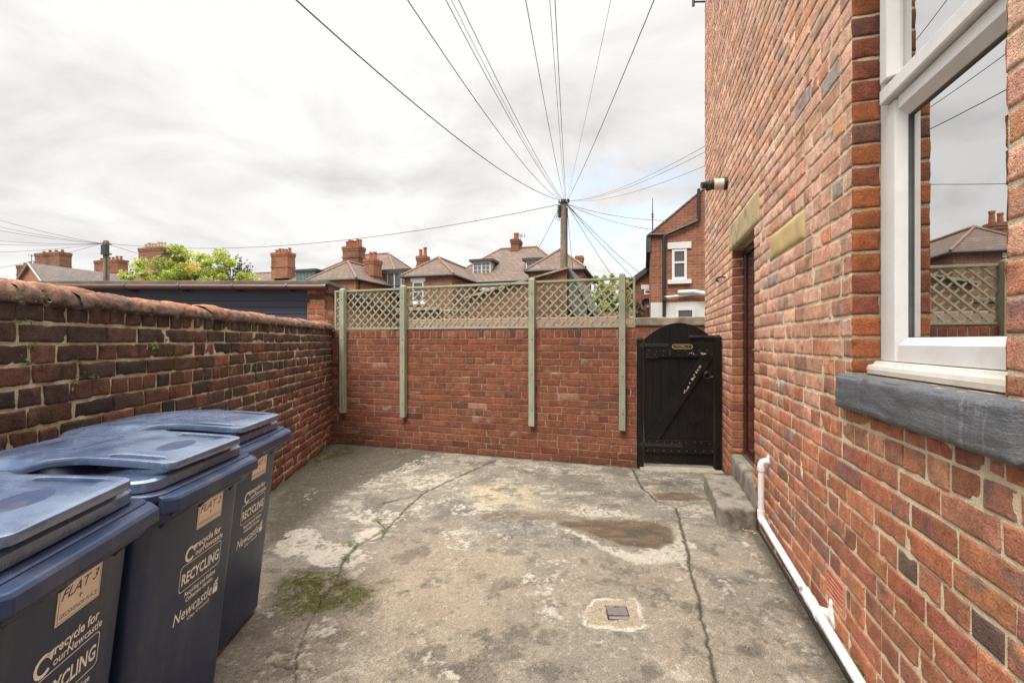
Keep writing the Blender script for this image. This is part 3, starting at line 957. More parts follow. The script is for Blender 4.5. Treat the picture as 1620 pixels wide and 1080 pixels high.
    sep = t.n('ShaderNodeSeparateColor'); t.put(sep.inputs[0], k)
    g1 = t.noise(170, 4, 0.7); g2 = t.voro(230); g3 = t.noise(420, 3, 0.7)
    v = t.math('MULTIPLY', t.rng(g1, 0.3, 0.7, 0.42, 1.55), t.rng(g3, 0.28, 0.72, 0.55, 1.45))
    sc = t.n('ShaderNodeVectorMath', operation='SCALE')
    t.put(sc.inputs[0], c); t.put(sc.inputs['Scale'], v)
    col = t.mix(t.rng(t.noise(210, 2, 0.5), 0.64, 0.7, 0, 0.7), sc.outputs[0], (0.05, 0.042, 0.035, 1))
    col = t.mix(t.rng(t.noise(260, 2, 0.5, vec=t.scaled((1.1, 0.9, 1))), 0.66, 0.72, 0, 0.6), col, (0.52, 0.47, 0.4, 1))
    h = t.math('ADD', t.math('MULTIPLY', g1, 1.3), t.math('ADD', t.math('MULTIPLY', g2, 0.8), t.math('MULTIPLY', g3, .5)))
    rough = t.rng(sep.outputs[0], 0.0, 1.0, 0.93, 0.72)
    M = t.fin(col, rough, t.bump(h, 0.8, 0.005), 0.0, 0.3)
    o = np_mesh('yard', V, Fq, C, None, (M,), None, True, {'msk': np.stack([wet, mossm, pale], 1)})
    tag(o, kind='structure')
    # earth, lanes and gardens out to the horizon
    g = MB()
    g.poly([(-400, -200, -0.06), (400, -200, -0.06), (400, 600, -0.06), (-400, 600, -0.06)])
    tag(g.build('ground', weathered('lane_and_garden_ground', (0.13, 0.12, 0.095), 0.95, 0.3, 0.6, 20, 0.4)), kind='structure')
    return mossm, X, Y
MOSS = build_ground()

# ------------------------------------------------------------------ the house on the right
HT = (0.28, 0.96, 0.0); HN = (-0.96, 0.28, 0.0); HO = (0.87, 0.0, 0.0)
def hp(s, d, z):
    return Vector((HO[0] + HT[0] * s + HN[0] * d, HO[1] + HT[1] * s + HN[1] * d, z))
WS0, WS1, WZ0, WZ1 = 1.145, 1.989, 1.315, 3.08       # window opening
DS0, DS1, DZ0, DZ1 = 3.77, 4.73, 0.34, 2.36          # door opening
S_END, Z_TOP = 6.875, 7.3
PITCH = 0.0895
house = thing('brick_house', 'tall red brick house wall on the right with a white framed window and maroon door', 'house', (0, 0, 0))

def pick(rg, pal):
    p = np.array([q[0] for q in pal]); k = rg.choice(len(pal), p=p / p.sum())
    c = np.array(pal[k][1])
    return c * (1 + rg.normal() * 0.09) * (1 + rg.normal(size=3) * 0.03)
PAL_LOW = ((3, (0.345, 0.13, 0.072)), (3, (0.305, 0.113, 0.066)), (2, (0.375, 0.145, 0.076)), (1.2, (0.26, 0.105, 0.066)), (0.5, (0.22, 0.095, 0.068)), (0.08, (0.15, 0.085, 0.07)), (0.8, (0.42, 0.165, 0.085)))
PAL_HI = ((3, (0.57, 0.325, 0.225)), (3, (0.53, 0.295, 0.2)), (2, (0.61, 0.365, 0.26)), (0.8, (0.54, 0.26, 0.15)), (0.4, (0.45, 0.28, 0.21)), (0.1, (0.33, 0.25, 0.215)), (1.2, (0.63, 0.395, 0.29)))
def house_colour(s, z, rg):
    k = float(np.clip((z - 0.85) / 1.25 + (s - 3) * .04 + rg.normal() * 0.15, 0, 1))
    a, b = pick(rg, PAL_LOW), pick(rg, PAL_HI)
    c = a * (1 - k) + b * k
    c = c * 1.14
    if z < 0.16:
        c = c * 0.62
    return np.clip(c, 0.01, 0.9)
def bond_house(i, rg):
    return 'H' if i % 4 == 3 else 'F'

# mortar face, uneven
def mortar_sheet(w, O, T, N, s0, s1, z0, z1, step, amp, d, seed, mi=1):
    ss = np.arange(s0, s1 + step, step); zs = np.arange(z0, z1 + step * .5, step); ss[-1] = s1; zs[-1] = z1
    S, Z = np.meshgrid(ss, zs)
    P = np.stack([S.ravel(), np.zeros(S.size), Z.ravel()], 1)
    D = d + (fbm(P * 16, 4, seed) - 0.5) * amp * 2.4 + (fbm(P * 3, 2, seed + 3) - 0.5) * amp
    O, T, N = (np.array(a, float) for a in (O, T, N))
    V = O + P[:, :1] * T + D[:, None] * N
    V[:, 2] += P[:, 2]
    ny, nx = S.shape
    idx = np.arange(ny * nx).reshape(ny, nx)
    Fq = np.stack([idx[:-1, :-1].ravel(), idx[:-1, 1:].ravel(), idx[1:, 1:].ravel(), idx[1:, :-1].ravel()], 1)
    w.add(V, Fq, np.ones((len(V), 3)) * .4, mi)
def build_house_wall():
    w = Wall()
    excl = [(WS0, WS1, WZ0 - 0.15, WZ1), (DS0, DS1, 0, DZ1), (DS0 - 0.17, DS1 + 0.17, DZ1, DZ1 + 3 * PITCH),
            (WS0 - 0.1, WS1 + 0.07, 1.165, 1.315), (WS0 - .15, WS1 + .15, WZ1, WZ1 + .25),
            (2.577, 3.29, 2.002, 2.181), (2.06, 2.285, 0.245, 0.385)]
    for a, b, fine in ((-0.6, 2.75, True), (2.75, S_END, False)):
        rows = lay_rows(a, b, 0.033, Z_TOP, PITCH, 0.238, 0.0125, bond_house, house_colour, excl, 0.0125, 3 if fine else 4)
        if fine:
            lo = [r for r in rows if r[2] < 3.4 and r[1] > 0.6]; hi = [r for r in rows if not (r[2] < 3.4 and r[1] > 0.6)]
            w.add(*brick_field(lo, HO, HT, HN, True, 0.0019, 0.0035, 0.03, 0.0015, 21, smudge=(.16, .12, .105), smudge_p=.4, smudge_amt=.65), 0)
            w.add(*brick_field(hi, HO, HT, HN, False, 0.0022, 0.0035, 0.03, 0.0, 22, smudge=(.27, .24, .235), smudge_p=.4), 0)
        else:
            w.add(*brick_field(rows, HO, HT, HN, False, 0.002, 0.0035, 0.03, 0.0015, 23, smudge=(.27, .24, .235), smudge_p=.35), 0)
    # mortar body, leaving the openings
    B, Fm = -0.32, -0.0045
    sl = lambda s0, s1, z0, z1, d0=B, d1=Fm, mi=1: w.slab(HO, HT, HN, s0, s1, z0, z1, d0, d1, mi)
    sl(-0.6, WS0 - .004, 0, Z_TOP)
    sl(WS0 - .004, WS1 + .004, 0, WZ0 - 0.004); sl(WS0 - .004, WS1 + .004, WZ1 + 0.004, Z_TOP)
    sl(WS1 + .004, 2.066, 0, Z_TOP); sl(2.066, 2.279, 0, .251); sl(2.066, 2.279, .379, Z_TOP); sl(2.279, DS0 - .004, 0, Z_TOP)
    for q in ((.3, WS0 - .003, .03, 2.9), (WS0 - .003, WS1 + .003, .03, 1.2), (WS1 + .003, 2.065, .03, 2.9), (2.065, 2.28, .03, .25), (2.065, 2.28, .38, 2.9), (2.28, 2.575, .03, 2.9), (2.575, 3.3, .03, 2.0), (3.3, DS0 - .17, .03, 2.35)):
        mortar_sheet(w, HO, HT, HN, *q, 0.012, 0.0014, -0.003, 24)
    sl(DS0 - .004, DS1 + .004, DZ1 + .004, Z_TOP)
    sl(DS1 + .004, S_END, 0, Z_TOP)
    # dark plinth band at the foot
    sl(-0.6, DS0 - .1, 0, 0.03, -0.02, 0.004, 2)
    # brick reveals: far jamb of window, far jamb of door, near jambs too
    def rev_col(s, z, rg):
        c = pick(rg, ((3, (0.27, 0.085, 0.035)), (2, (0.32, 0.1, 0.04)), (1, (0.2, 0.065, 0.035)), (.6, (0.14, 0.06, 0.04))))
        return np.clip(c, 0.01, 0.9)
    def reveal(s, facing, z0, z1, dep, seed, col=rev_col):
        O = hp(s, 0, 0)
        rows = lay_rows(0.0015, dep, 0.033 + PITCH * math.floor((z0 - 0.033) / PITCH), z1, PITCH, dep * 1.0 + 0.012, 0.004,
                        lambda i, rg: 'S', col, ((-1, 9, -1, z0),), 0.0105, seed)
        rows = [(0.001, dep, r[2], r[3], *r[4:]) for r in rows]
        uniq = {}
        for r in rows: uniq[round(r[2], 2)] = r
        N = tuple(facing * q for q in HT)
        T = tuple(-q for q in HN)
        w.add(*brick_field(list(uniq.values()), tuple(O), T, N, True, 0.002, 0.005, 0.006, 0.003, seed), 0)
    reveal(WS1, -1, WZ0, WZ1, 0.10, 71)
    reveal(WS0, 1, WZ0, WZ1, 0.10, 72)
    jc = lambda s, z, rg: pick(rg, ((3, (0.27, 0.1, 0.055)), (2, (0.23, 0.08, 0.045)), (.6, (0.36, 0.14, 0.06)), (.3, (0.16, 0.07, 0.05))))
    reveal(DS1, -1, DZ0, DZ1, 0.1, 73, jc)
    reveal(DS0, 1, DZ0, DZ1, 0.1, 74, jc)
    M_PL = weathered('bitumen_plinth', (0.06, 0.05, 0.042), 0.8, 0.3, 9, 80, 0.6, 0.006)
    w.build('wall', (M_BRICK_HOUSE, M_MORTAR_HOUSE, M_PL), house)
build_house_wall()

def hbox(s0, s1, d0, d1, z0, z1, mb):
    mb.hexa([hp(s0, d0, z0), hp(s1, d0, z0), hp(s1, d1, z0), hp(s0, d1, z0)],
            [hp(s0, d0, z1), hp(s1, d0, z1), hp(s1, d1, z1), hp(s0, d1, z1)])
    return mb
def rough_block(name, s0, s1, d0, d1, z0, z1, mat, parent, step=0.02, amp=0.004, edge=0.012, seed=0, ridge=0.0):
    """stone block with worn, uneven faces"""
    bm = bmesh.new()
    n = [max(2, int(round((b - a) / step))) for a, b in ((s0, s1), (d0, d1), (z0, z1))]
    bmesh.ops.create_cube(bm, size=1.0)
    ax = [(s0, s1), (d0, d1), (z0, z1)]
    for v in bm.verts:
        v.co = Vector([ax[k][0] + (v.co[k] + 0.5) * (ax[k][1] - ax[k][0]) for k in range(3)])
    for k in range(3):
        for i in range(1, n[k]):
            c = ax[k][0] + (ax[k][1] - ax[k][0]) * i / n[k]
            nn = [0, 0, 0]; nn[k] = 1; pp = [0, 0, 0]; pp[k] = c
            bmesh.ops.bisect_plane(bm, geom=bm.verts[:] + bm.edges[:] + bm.faces[:], plane_co=pp, plane_no=nn)
    bm.normal_update()
    P = np.array([v.co[:] for v in bm.verts])
    nz1 = fbm(P * 14, 4, seed) - 0.5; nz2 = fbm(P * np.array([[10, 10, 60]]) + 5, 3, seed + 2) - 0.5; nz3 = fbm(P * 9 + 30, 3, seed + 4)
    for v, a, b, c in zip(bm.verts, nz1, nz2, nz3):
        dist = sorted(min(v.co[k] - ax[k][0], ax[k][1] - v.co[k]) for k in range(3))
        e = dist[1]
        cut = edge * (0.5 + 1.3 * c) * max(0, 1 - e / (edge * 2.0)) ** 1.5
        ctr = Vector([(ax[k][0] + ax[k][1]) / 2 for k in range(3)])
        v.co += v.normal * (a * amp * 2 + b * ridge) - v.normal * cut
    for v in bm.verts:
        v.co = hp(*v.co)
    bmesh.ops.recalc_face_normals(bm, faces=bm.faces)
    for f in bm.faces: f.smooth = True
    me = bpy.data.meshes.new(name); bm.to_mesh(me); bm.free()
    me.materials.append(mat)
    o = bpy.data.objects.new(name, me); COL.objects.link(o)
    if parent is not None: o.parent = parent
    return o

rough_block('window_sill', WS0 - 0.1, WS1 + 0.068, -0.06, 0.045, 1.165, 1.314, M_SILL, house, 0.010, 0.005, 0.011, 3, 0.009)
rough_block('door_lintel', DS0 - 0.165, DS1 + 0.165, -0.1, 0.006, DZ1 + .003, DZ1 + 3 * PITCH - .004, M_SANDSTONE, house, 0.03, 0.003, 0.006, 5)
rough_block('window_lintel', WS0 - 0.145, WS1 + 0.145, -0.1, 0.006, WZ1 + .003, WZ1 + 0.245, M_SANDSTONE, house, 0.03, 0.003, 0.006, 6)
rough_block('stone_block', 2.583, 3.285, -0.05, 0.005, 2.007, 2.177, M_YELLOWSTONE, house, 0.025, 0.003, 0.007, 7)
rough_block('door_threshold', DS0 - 0.09, DS1 + 0.002, -0.27, 0.012, 0.0, DZ0 - 0.002, M_CONCRETE, house, 0.03, 0.004, 0.012, 8)

# roof and gable end so the house is whole
mb = MB()
mb.hexa([hp(-0.7, 0.22, Z_TOP), hp(S_END + .1, 0.22, Z_TOP), hp(S_END + .1, -3.2, Z_TOP + 2.4), hp(-0.7, -3.2, Z_TOP + 2.4)],
        [hp(-0.7, 0.22, Z_TOP + .1), hp(S_END + .1, 0.22, Z_TOP + .1), hp(S_END + .1, -3.2, Z_TOP + 2.5), hp(-0.7, -3.2, Z_TOP + 2.5)])
mb.build('roof', M_ROOFGREY, house)
mb = MB()
hbox(S_END - 0.3, S_END - 0.002, -6.4, -0.33, 0, Z_TOP, mb)
mb.prism([hp(S_END - .3, -.33, Z_TOP), hp(S_END - .3, -6.4, Z_TOP), hp(S_END - .3, -3.2, Z_TOP + 2.38)], Vector(HT) * 0.298)
mb.build('gable_end', M_FB_RED, house)
mb = MB()
mb.tube([hp(S_END - .06, 0.0, 6.33), hp(S_END - .06, 0.16, 6.36)], 0.012, 6)
mb.tube([hp(S_END - .06, 0.16, 6.3), hp(S_END - .06, 0.16, 6.44)], 0.02, 6)
mb.build('cable_bracket', M_IRON, house)

# --- window
win = MB()
def prof(mb, pts_dz, s0, s1):
    mb.prism([hp(s0, d, z) for d, z in pts_dz], Vector(HT) * (s1 - s0))
FD = -0.10
hbox(WS1 - 0.062, WS1 - .001, FD - 0.06, FD, 1.372, WZ1, win)            # jambs of the outer frame
hbox(WS0 + .001, WS0 + 0.062, FD - 0.06, FD, 1.372, WZ1, win)
hbox(WS0 + .062, WS1 - 0.062, FD - 0.06, FD, WZ1 - 0.06, WZ1, win)
wf = win.build('window', M_UPVC, house, bevel=0.004)
# projecting plastic cill
c = MB()
prof(c, [(-0.15, 1.318), (-0.052, 1.318), (-0.05, 1.336), (-0.054, 1.352), (-0.075, 1.358), (-0.079, 1.369), (-0.15, 1.3715)], WS0 + .002, WS1 - .002)
c.build('cill', M_UPVC_AGED, wf, bevel=0.002)
# lower fixed light: bead frame
S0i, S1i = WS0 + 0.062, WS1 - 0.062
sash = MB()
T0, T1 = 1.3725, 2.385
def bead_s(mb, s_out, s_in, z0, z1, d_out, d_in):
    """vertical member with a chamfered inner edge"""
    k = 1 if s_in > s_out else -1
    pts = [(s_out, FD - .05), (s_out, d_out), (s_in - k * .026, d_out), (s_in, d_in), (s_in, FD - .05)]
    mb.prism([hp(s, d, z0) for s, d in pts], (0, 0, z1 - z0))
bead_s(sash, S1i - .002, S1i - .088, T0, T1, FD + .006, FD - .026)
bead_s(sash, S0i + .002, S0i + .088, T0, T1, FD + .006, FD - .026)
prof(sash, [(FD - .05, T0), (FD + .0055, T0), (FD + .0055, T0 + .064), (FD - .026, T0 + .092), (FD - .05, T0 + .092)], S0i + .088, S1i - .088)
prof(sash, [(FD - .05, T1 - .075), (FD - .026, T1 - .075), (FD + .0055, T1 - .046), (FD + .0055, T1), (FD - .05, T1)], S0i + .088, S1i - .088)
sash.build('lower_sash', M_UPVC, wf, bevel=0.002)
# opening top light, stands proud with a shadow gap under it
top = MB()
U0, U1 = 2.391, WZ1 - 0.063
PD = FD + 0.03
prof(top, [(FD - .04, U0 + .006), (PD - .004, U0), (PD, U0 + .008), (PD, U0 + .058), (PD - .03, U0 + .086), (FD - .04, U0 + .086)], S0i + .001, S1i - .001)
def bead_t(mb, s_out, s_in, z0, z1):
    k = 1 if s_in > s_out else -1
    pts = [(s_out, FD - .04), (s_out, PD - .001), (s_in - k * .028, PD - .001), (s_in, PD - .032), (s_in, FD - .04)]
    mb.prism([hp(s, d, z0) for s, d in pts], (0, 0, z1 - z0))
bead_t(top, S1i - .001, S1i - .083, U0 + .0865, U1)
bead_t(top, S0i + .001, S0i + .083, U0 + .0865, U1)
hbox(S0i + .083, S1i - .083, FD - .04, PD - .001, U1 - .08, U1, top)
top.build('top_sash', M_UPVC, wf, bevel=0.0025)
g = MB(); hbox(S0i + .07, S1i - .07, FD - .052, FD - .036, T0 + .07, T1 - .06, g); g.build('lower_pane', M_GLASS, wf)
g = MB(); hbox(S0i + .07, S1i - .07, FD - .038, FD - .012, U0 + .07, U1 - .07, g); g.build('upper_pane', M_GLASS, wf)
g = MB()
for a, b in ((S1i - .0905, S1i - .0875), (S0i + .0875, S0i + .0905)):
    hbox(a, b, FD - .036, FD - .0265, T0 + .0925, T1 - .0755, g)
hbox(S0i + .0905, S1i - .0905, FD - .036, FD - .0265, T0 + .0905, T0 + .0935, g)
hbox(S0i + .0905, S1i - .0905, FD - .036, FD - .0265, T1 - .0785, T1 - .0755, g)
g.build('gasket', M_GASKET, wf)

# --- door, recessed
dr = MB()
DD = -0.1
hbox(DS0 + .001, DS0 + .065, DD - .07, DD, DZ0, DZ1 - .001, dr); hbox(DS1 - .065, DS1 - .001, DD - .07, DD, DZ0, DZ1 - .001, dr)
hbox(DS0 + .065, DS1 - .065, DD - .07, DD, DZ1 - .07, DZ1 - .001, dr)
hbox(DS0 + .065, DS1 - .065, DD - .07, DD + .02, DZ0, DZ0 + .05, dr)
dfr = dr.build('door', M_DOOR, house, bevel=0.004)
lf = MB()
hbox(DS0 + .068, DS1 - .068, DD - .065, DD - .02, DZ0 + .053, DZ1 - .073, lf)
for a, b, z0, z1 in ((DS0 + .2, DS1 - .2, DZ0 + .2, DZ0 + .85), (DS0 + .2, DS1 - .2, DZ0 + 1.05, DZ1 - .22)):
    hbox(a, b, DD - .0198, DD - .008, z0, z1, lf)
hbox(DS1 - .095, DS1 - .072, DD - .0198, DD - .004, DZ0 + .053, DZ1 - .073, lf)
hbox(DS0 + .072, DS0 + .095, DD - .0198, DD - .004, DZ0 + .053, DZ1 - .073, lf)
lf.build('leaf', M_DOOR, dfr, bevel=0.004)
hd = MB()
hbox(DS0 + .115, DS0 + .15, DD - .0195, DD - .008, 1.22, 1.46, hd)
hd.tube([hp(DS0 + .132, DD - .01, 1.385), hp(DS0 + .132, DD + .045, 1.385), hp(DS0 + .138, DD + .05, 1.385), hp(DS0 + .26, DD + .05, 1.38)], 0.0095, 8)
hd.tube([hp(DS0 + .132, DD - .01, 1.27), hp(DS0 + .132, DD + .006, 1.27)], 0.013, 10)
hd.build('door_handle', M_STEEL, dfr, smooth=False, bevel=0.001)

# --- terracotta air vent let into the wall
v = MB()
VS0, VS1, VZ0, VZ1 = 2.067, 2.278, 0.252, 0.378
v.mi = 1; hbox(VS0, VS1, -.05, -.012, VZ0, VZ1, v); v.mi = 0
hbox(VS0, VS1, -.011, .002, VZ0, VZ0 + .014, v); hbox(VS0, VS1, -.011, .002, VZ1 - .014, VZ1, v)
hbox(VS0, VS0 + .016, -.011, .002, VZ0 + .014, VZ1 - .014, v); hbox(VS1 - .016, VS1, -.011, .002, VZ0 + .014, VZ1 - .014, v)
nr, nc = 5, 9
for i in range(1, nr):
    z = VZ0 + .014 + (VZ1 - VZ0 - .028) * i / nr
    hbox(VS0 + .016, VS1 - .016, -.0115, .0015, z - .003, z + .003, v)
for j in range(1, nc):
    s = VS0 + .016 + (VS1 - VS0 - .032) * j / nc
    hbox(s - .003, s + .003, -.0117, .0005, VZ0 + .014, VZ1 - .014, v)
v.build('air_vent', (M_VENT, M_DARKHOLE), house)

# ------------------------------------------------------------------ step, pipe, lamp, hook
st = rough_block('doorstep', 3.645, 4.60, 0.004, 0.275, -0.02, 0.152, M_CONCRETE, None, 0.016, 0.006, 0.008, 9)
tag(st, 'low rough concrete doorstep block against the house wall below the maroon door', 'step')

pipe = thing('waste_pipe', 'white plastic waste pipe running down and along the foot of the house wall', 'pipe', tuple(hp(3.3, .045, 0)))
pipe_inv = -pipe.location
def pbuild(mb, name, mat, parent=None, **k):
    o = mb.build(name, mat, parent or pipe, **k)
    if parent is None: o.location = pipe_inv
    return o
PR = 0.0205
pd = 0.047
pz = lambda s: 0.205 - (3.33 - s) * 0.036
m = MB()
m.tube([hp(3.33, -.02, .607), hp(3.33, .025, .607), hp(3.33, pd - .01, .600), hp(3.33, pd, .585), hp(3.33, pd, .57)], PR * 1.12, 14)
m.tube([hp(3.33, pd, .572), hp(3.33, pd, .54)], PR * 1.28, 14)
pbuild(m, 'elbow', M_PIPE, smooth=True, autosmooth=40)
m = MB(); m.tube([hp(3.33, pd, .56), hp(3.33, pd, .235)], PR, 14); pbuild(m, 'downpipe', M_PIPE, smooth=True, autosmooth=40)
m = MB()
m.tube([hp(3.33, pd, .262), hp(3.33, pd, .222), hp(3.322, pd, .208), hp(3.30, pd, pz(3.3)), hp(3.26, pd, pz(3.26))], PR * 1.22, 14)
pbuild(m, 'bend', M_PIPE, smooth=True, autosmooth=40)
m = MB(); m.tube([hp(3.28, pd, pz(3.28)), hp(2.36, pd, pz(2.36))], PR, 14); pbuild(m, 'long_pipe', M_PIPE, smooth=True, autosmooth=40)
m = MB(); m.tube([hp(2.24, pd, pz(2.24)), hp(0.3, pd, pz(.3))], PR, 14); pbuild(m, 'long_pipe', M_PIPE, smooth=True, autosmooth=40)
m = MB()
m.tube([hp(2.42, pd, pz(2.42)), hp(2.405, pd, pz(2.405)), hp(2.40, pd, pz(2.4)), hp(2.19, pd, pz(2.19))], [PR * 1.3, PR * 1.3, PR * 1.2, PR * 1.2], 14)
m.tube([hp(2.222, pd, pz(2.222)), hp(2.188, pd, pz(2.188))], PR * 1.34, 14)
m.tube([hp(2.345, pd, pz(2.345)), hp(2.31, pd, pz(2.31))], PR * 1.34, 14)
m.tube([hp(2.26, pd, pz(2.26)), hp(2.245, pd - .02, pz(2.25)), hp(2.235, .0, pz(2.24)), hp(2.235, -.02, pz(2.24))], PR * 1.15, 14)
tee = pbuild(m, 'tee_joint', M_PIPE, smooth=True, autosmooth=40)
m = MB(); m.tube([hp(2.4, pd + .018, pz(2.4) + .016), hp(2.4, pd + .026, pz(2.4) + .024)], 0.009, 8)
pbuild(m, 'screw', M_STEEL)
# daub of filler around the branch
def blob(name, ctr_s, ctr_z, rs, rz_, th, mat, parent, seed=0):
    bm = bmesh.new()
    pts = []
    nseg = 28
    rnd = random.Random(seed)
    rads = [1 + 0.25 * math.sin(3 * a + seed) + rnd.uniform(-.18, .18) for a in np.linspace(0, 6.28, nseg, endpoint=False)]
    c = bm.verts.new(hp(ctr_s, th, ctr_z))
    rings = []
    for f, d in ((0.55, th * .9), (0.85, th * .6), (1.0, -0.003)):
        rings.append([bm.verts.new(hp(ctr_s + rs * f * rads[i] * math.cos(2 * math.pi * i / nseg), d, ctr_z + rz_ * f * rads[i] * math.sin(2 * math.pi * i / nseg))) for i in range(nseg)])
    for i in range(nseg):
        j = (i + 1) % nseg
        bm.faces.new((c, rings[0][i], rings[0][j]))
        for k in range(2):
            bm.faces.new((rings[k][i], rings[k + 1][i], rings[k + 1][j], rings[k][j]))
    bmesh.ops.recalc_face_normals(bm, faces=bm.faces)
    for f in bm.faces: f.smooth = True
    me = bpy.data.meshes.new(name); bm.to_mesh(me); bm.free(); me.materials.append(mat)
    o = bpy.data.objects.new(name, me); COL.objects.link(o)
    if parent: o.parent = parent
    return o
M_FILLER = weathered('white_filler', (0.66, 0.64, 0.6), 0.9, 0.2, 25, 120, 0.6, 0.003, stain=(.3, .25, .2), stain_amt=.6, stain_scale=20)
blob('filler_patch', 2.205, 0.17, 0.035, 0.065, 0.012, M_FILLER, house, 4)
blob('filler_patch', 3.335, 0.625, 0.02, 0.028, 0.01, M_FILLER, house, 6)
blob('filler_patch', 2.62, 0.74, 0.016, 0.05, 0.006, M_MORTAR_HOUSE, house, 8)

lamp = thing('security_light', 'round black and cream security light sticking out of the house wall above the door', 'wall light', tuple(hp(5.0, 0, 3.115)))
def lb(mb, name, mat, **k):
    o = mb.build(name, mat, lamp, **k); o.location = -lamp.location; return o
L = lambda d, s=5.0, z=3.115: hp(s, d, z)
m = MB(); m.tube([L(0.0), L(.035)], 0.066, 20); lb(m, 'back_plate', M_IRON, smooth=True, autosmooth=40)
m = MB(); m.tube([L(.035), L(.075), L(.0755), L(.08), L(.0805), L(.13)], [.056, .056, .053, .053, .057, .057], 20); lb(m, 'cream_body', M_CREAM, smooth=True, autosmooth=30)
m = MB(); m.tube([L(.13), L(.15), L(.152), L(.19)], [.052, .052, .045, .045], 20); m.tube([L(.16, 5.0, 3.09), L(.2, 4.985, 3.075)], .03, 12)
m.tube([L(.185, 5.0, 3.118), L(.255, 4.985, 3.113)], [.038, .034], 14); lb(m, 'sensor_head', M_IRON, smooth=True, autosmooth=40)

hook = thing('wall_hook', 'small black curled hook on a white patch of the house wall left of the door', 'hook', tuple(hp(5.05, 0, 2.125)))
m = MB(); m.tube([hp(5.05, 0, 2.125), hp(5.05, .008, 2.125)], .03, 12); o = m.build('hook_plate', M_UPVC_AGED, hook); o.location = -hook.location
m = MB(); m.tube([hp(5.05, .0, 2.13), hp(5.05, .05, 2.14), hp(5.05, .085, 2.135), hp(5.05, .1, 2.115), hp(5.05, .09, 2.095), hp(5.05, .07, 2.09)], .009, 8)
o = m.build('hook_arm', M_IRON, hook, smooth=True); o.location = -hook.location

# ------------------------------------------------------------------ left boundary wall
_l = Vector((-0.115, 1.0, 0)).normalized()
LT = tuple(_l); LN = (_l.y, -_l.x, 0.0); LO = (-1.818 + 0.115 * 0.6, -0.6, 0.0)
L_END = 7.15
lwall = thing('brick_wall', 'old soot darkened brick boundary wall on the left with a rounded brick coping', 'wall')
def lp(s, d, z):
    return Vector((LO[0] + LT[0] * s + LN[0] * d, LO[1] + LT[1] * s + LN[1] * d, z))
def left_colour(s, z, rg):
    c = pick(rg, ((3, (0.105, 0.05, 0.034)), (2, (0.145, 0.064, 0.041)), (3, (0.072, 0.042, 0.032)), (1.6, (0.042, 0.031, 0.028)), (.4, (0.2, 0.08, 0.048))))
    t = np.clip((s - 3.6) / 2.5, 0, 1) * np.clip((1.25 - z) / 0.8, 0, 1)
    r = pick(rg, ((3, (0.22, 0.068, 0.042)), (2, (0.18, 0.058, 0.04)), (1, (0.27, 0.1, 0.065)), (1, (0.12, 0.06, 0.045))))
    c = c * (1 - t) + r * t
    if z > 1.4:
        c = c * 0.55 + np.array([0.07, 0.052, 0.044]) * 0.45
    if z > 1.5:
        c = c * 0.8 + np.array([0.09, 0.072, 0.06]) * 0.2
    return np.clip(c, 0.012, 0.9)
def bond_left(i, rg):
    return 'H' if i % 4 == 1 else 'F' if i % 4 == 3 else 'S'
w = Wall()
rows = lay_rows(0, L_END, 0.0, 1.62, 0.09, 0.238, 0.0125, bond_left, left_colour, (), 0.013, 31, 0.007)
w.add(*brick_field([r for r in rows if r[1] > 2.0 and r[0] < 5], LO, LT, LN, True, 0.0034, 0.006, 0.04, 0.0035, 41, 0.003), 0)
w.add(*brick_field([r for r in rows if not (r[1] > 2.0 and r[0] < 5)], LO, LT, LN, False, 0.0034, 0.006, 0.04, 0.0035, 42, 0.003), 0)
mortar_sheet(w, LO, LT, LN, 0, L_END, 0, 1.625, 0.012, 0.0038, -0.0042, 45)
w.slab(LO, LT, LN, 0, L_END, 0, 1.62, -0.225, -0.02)
w.build('wall_face', (M_BRICK_OLD, M_MORTAR_OLD), lwall)

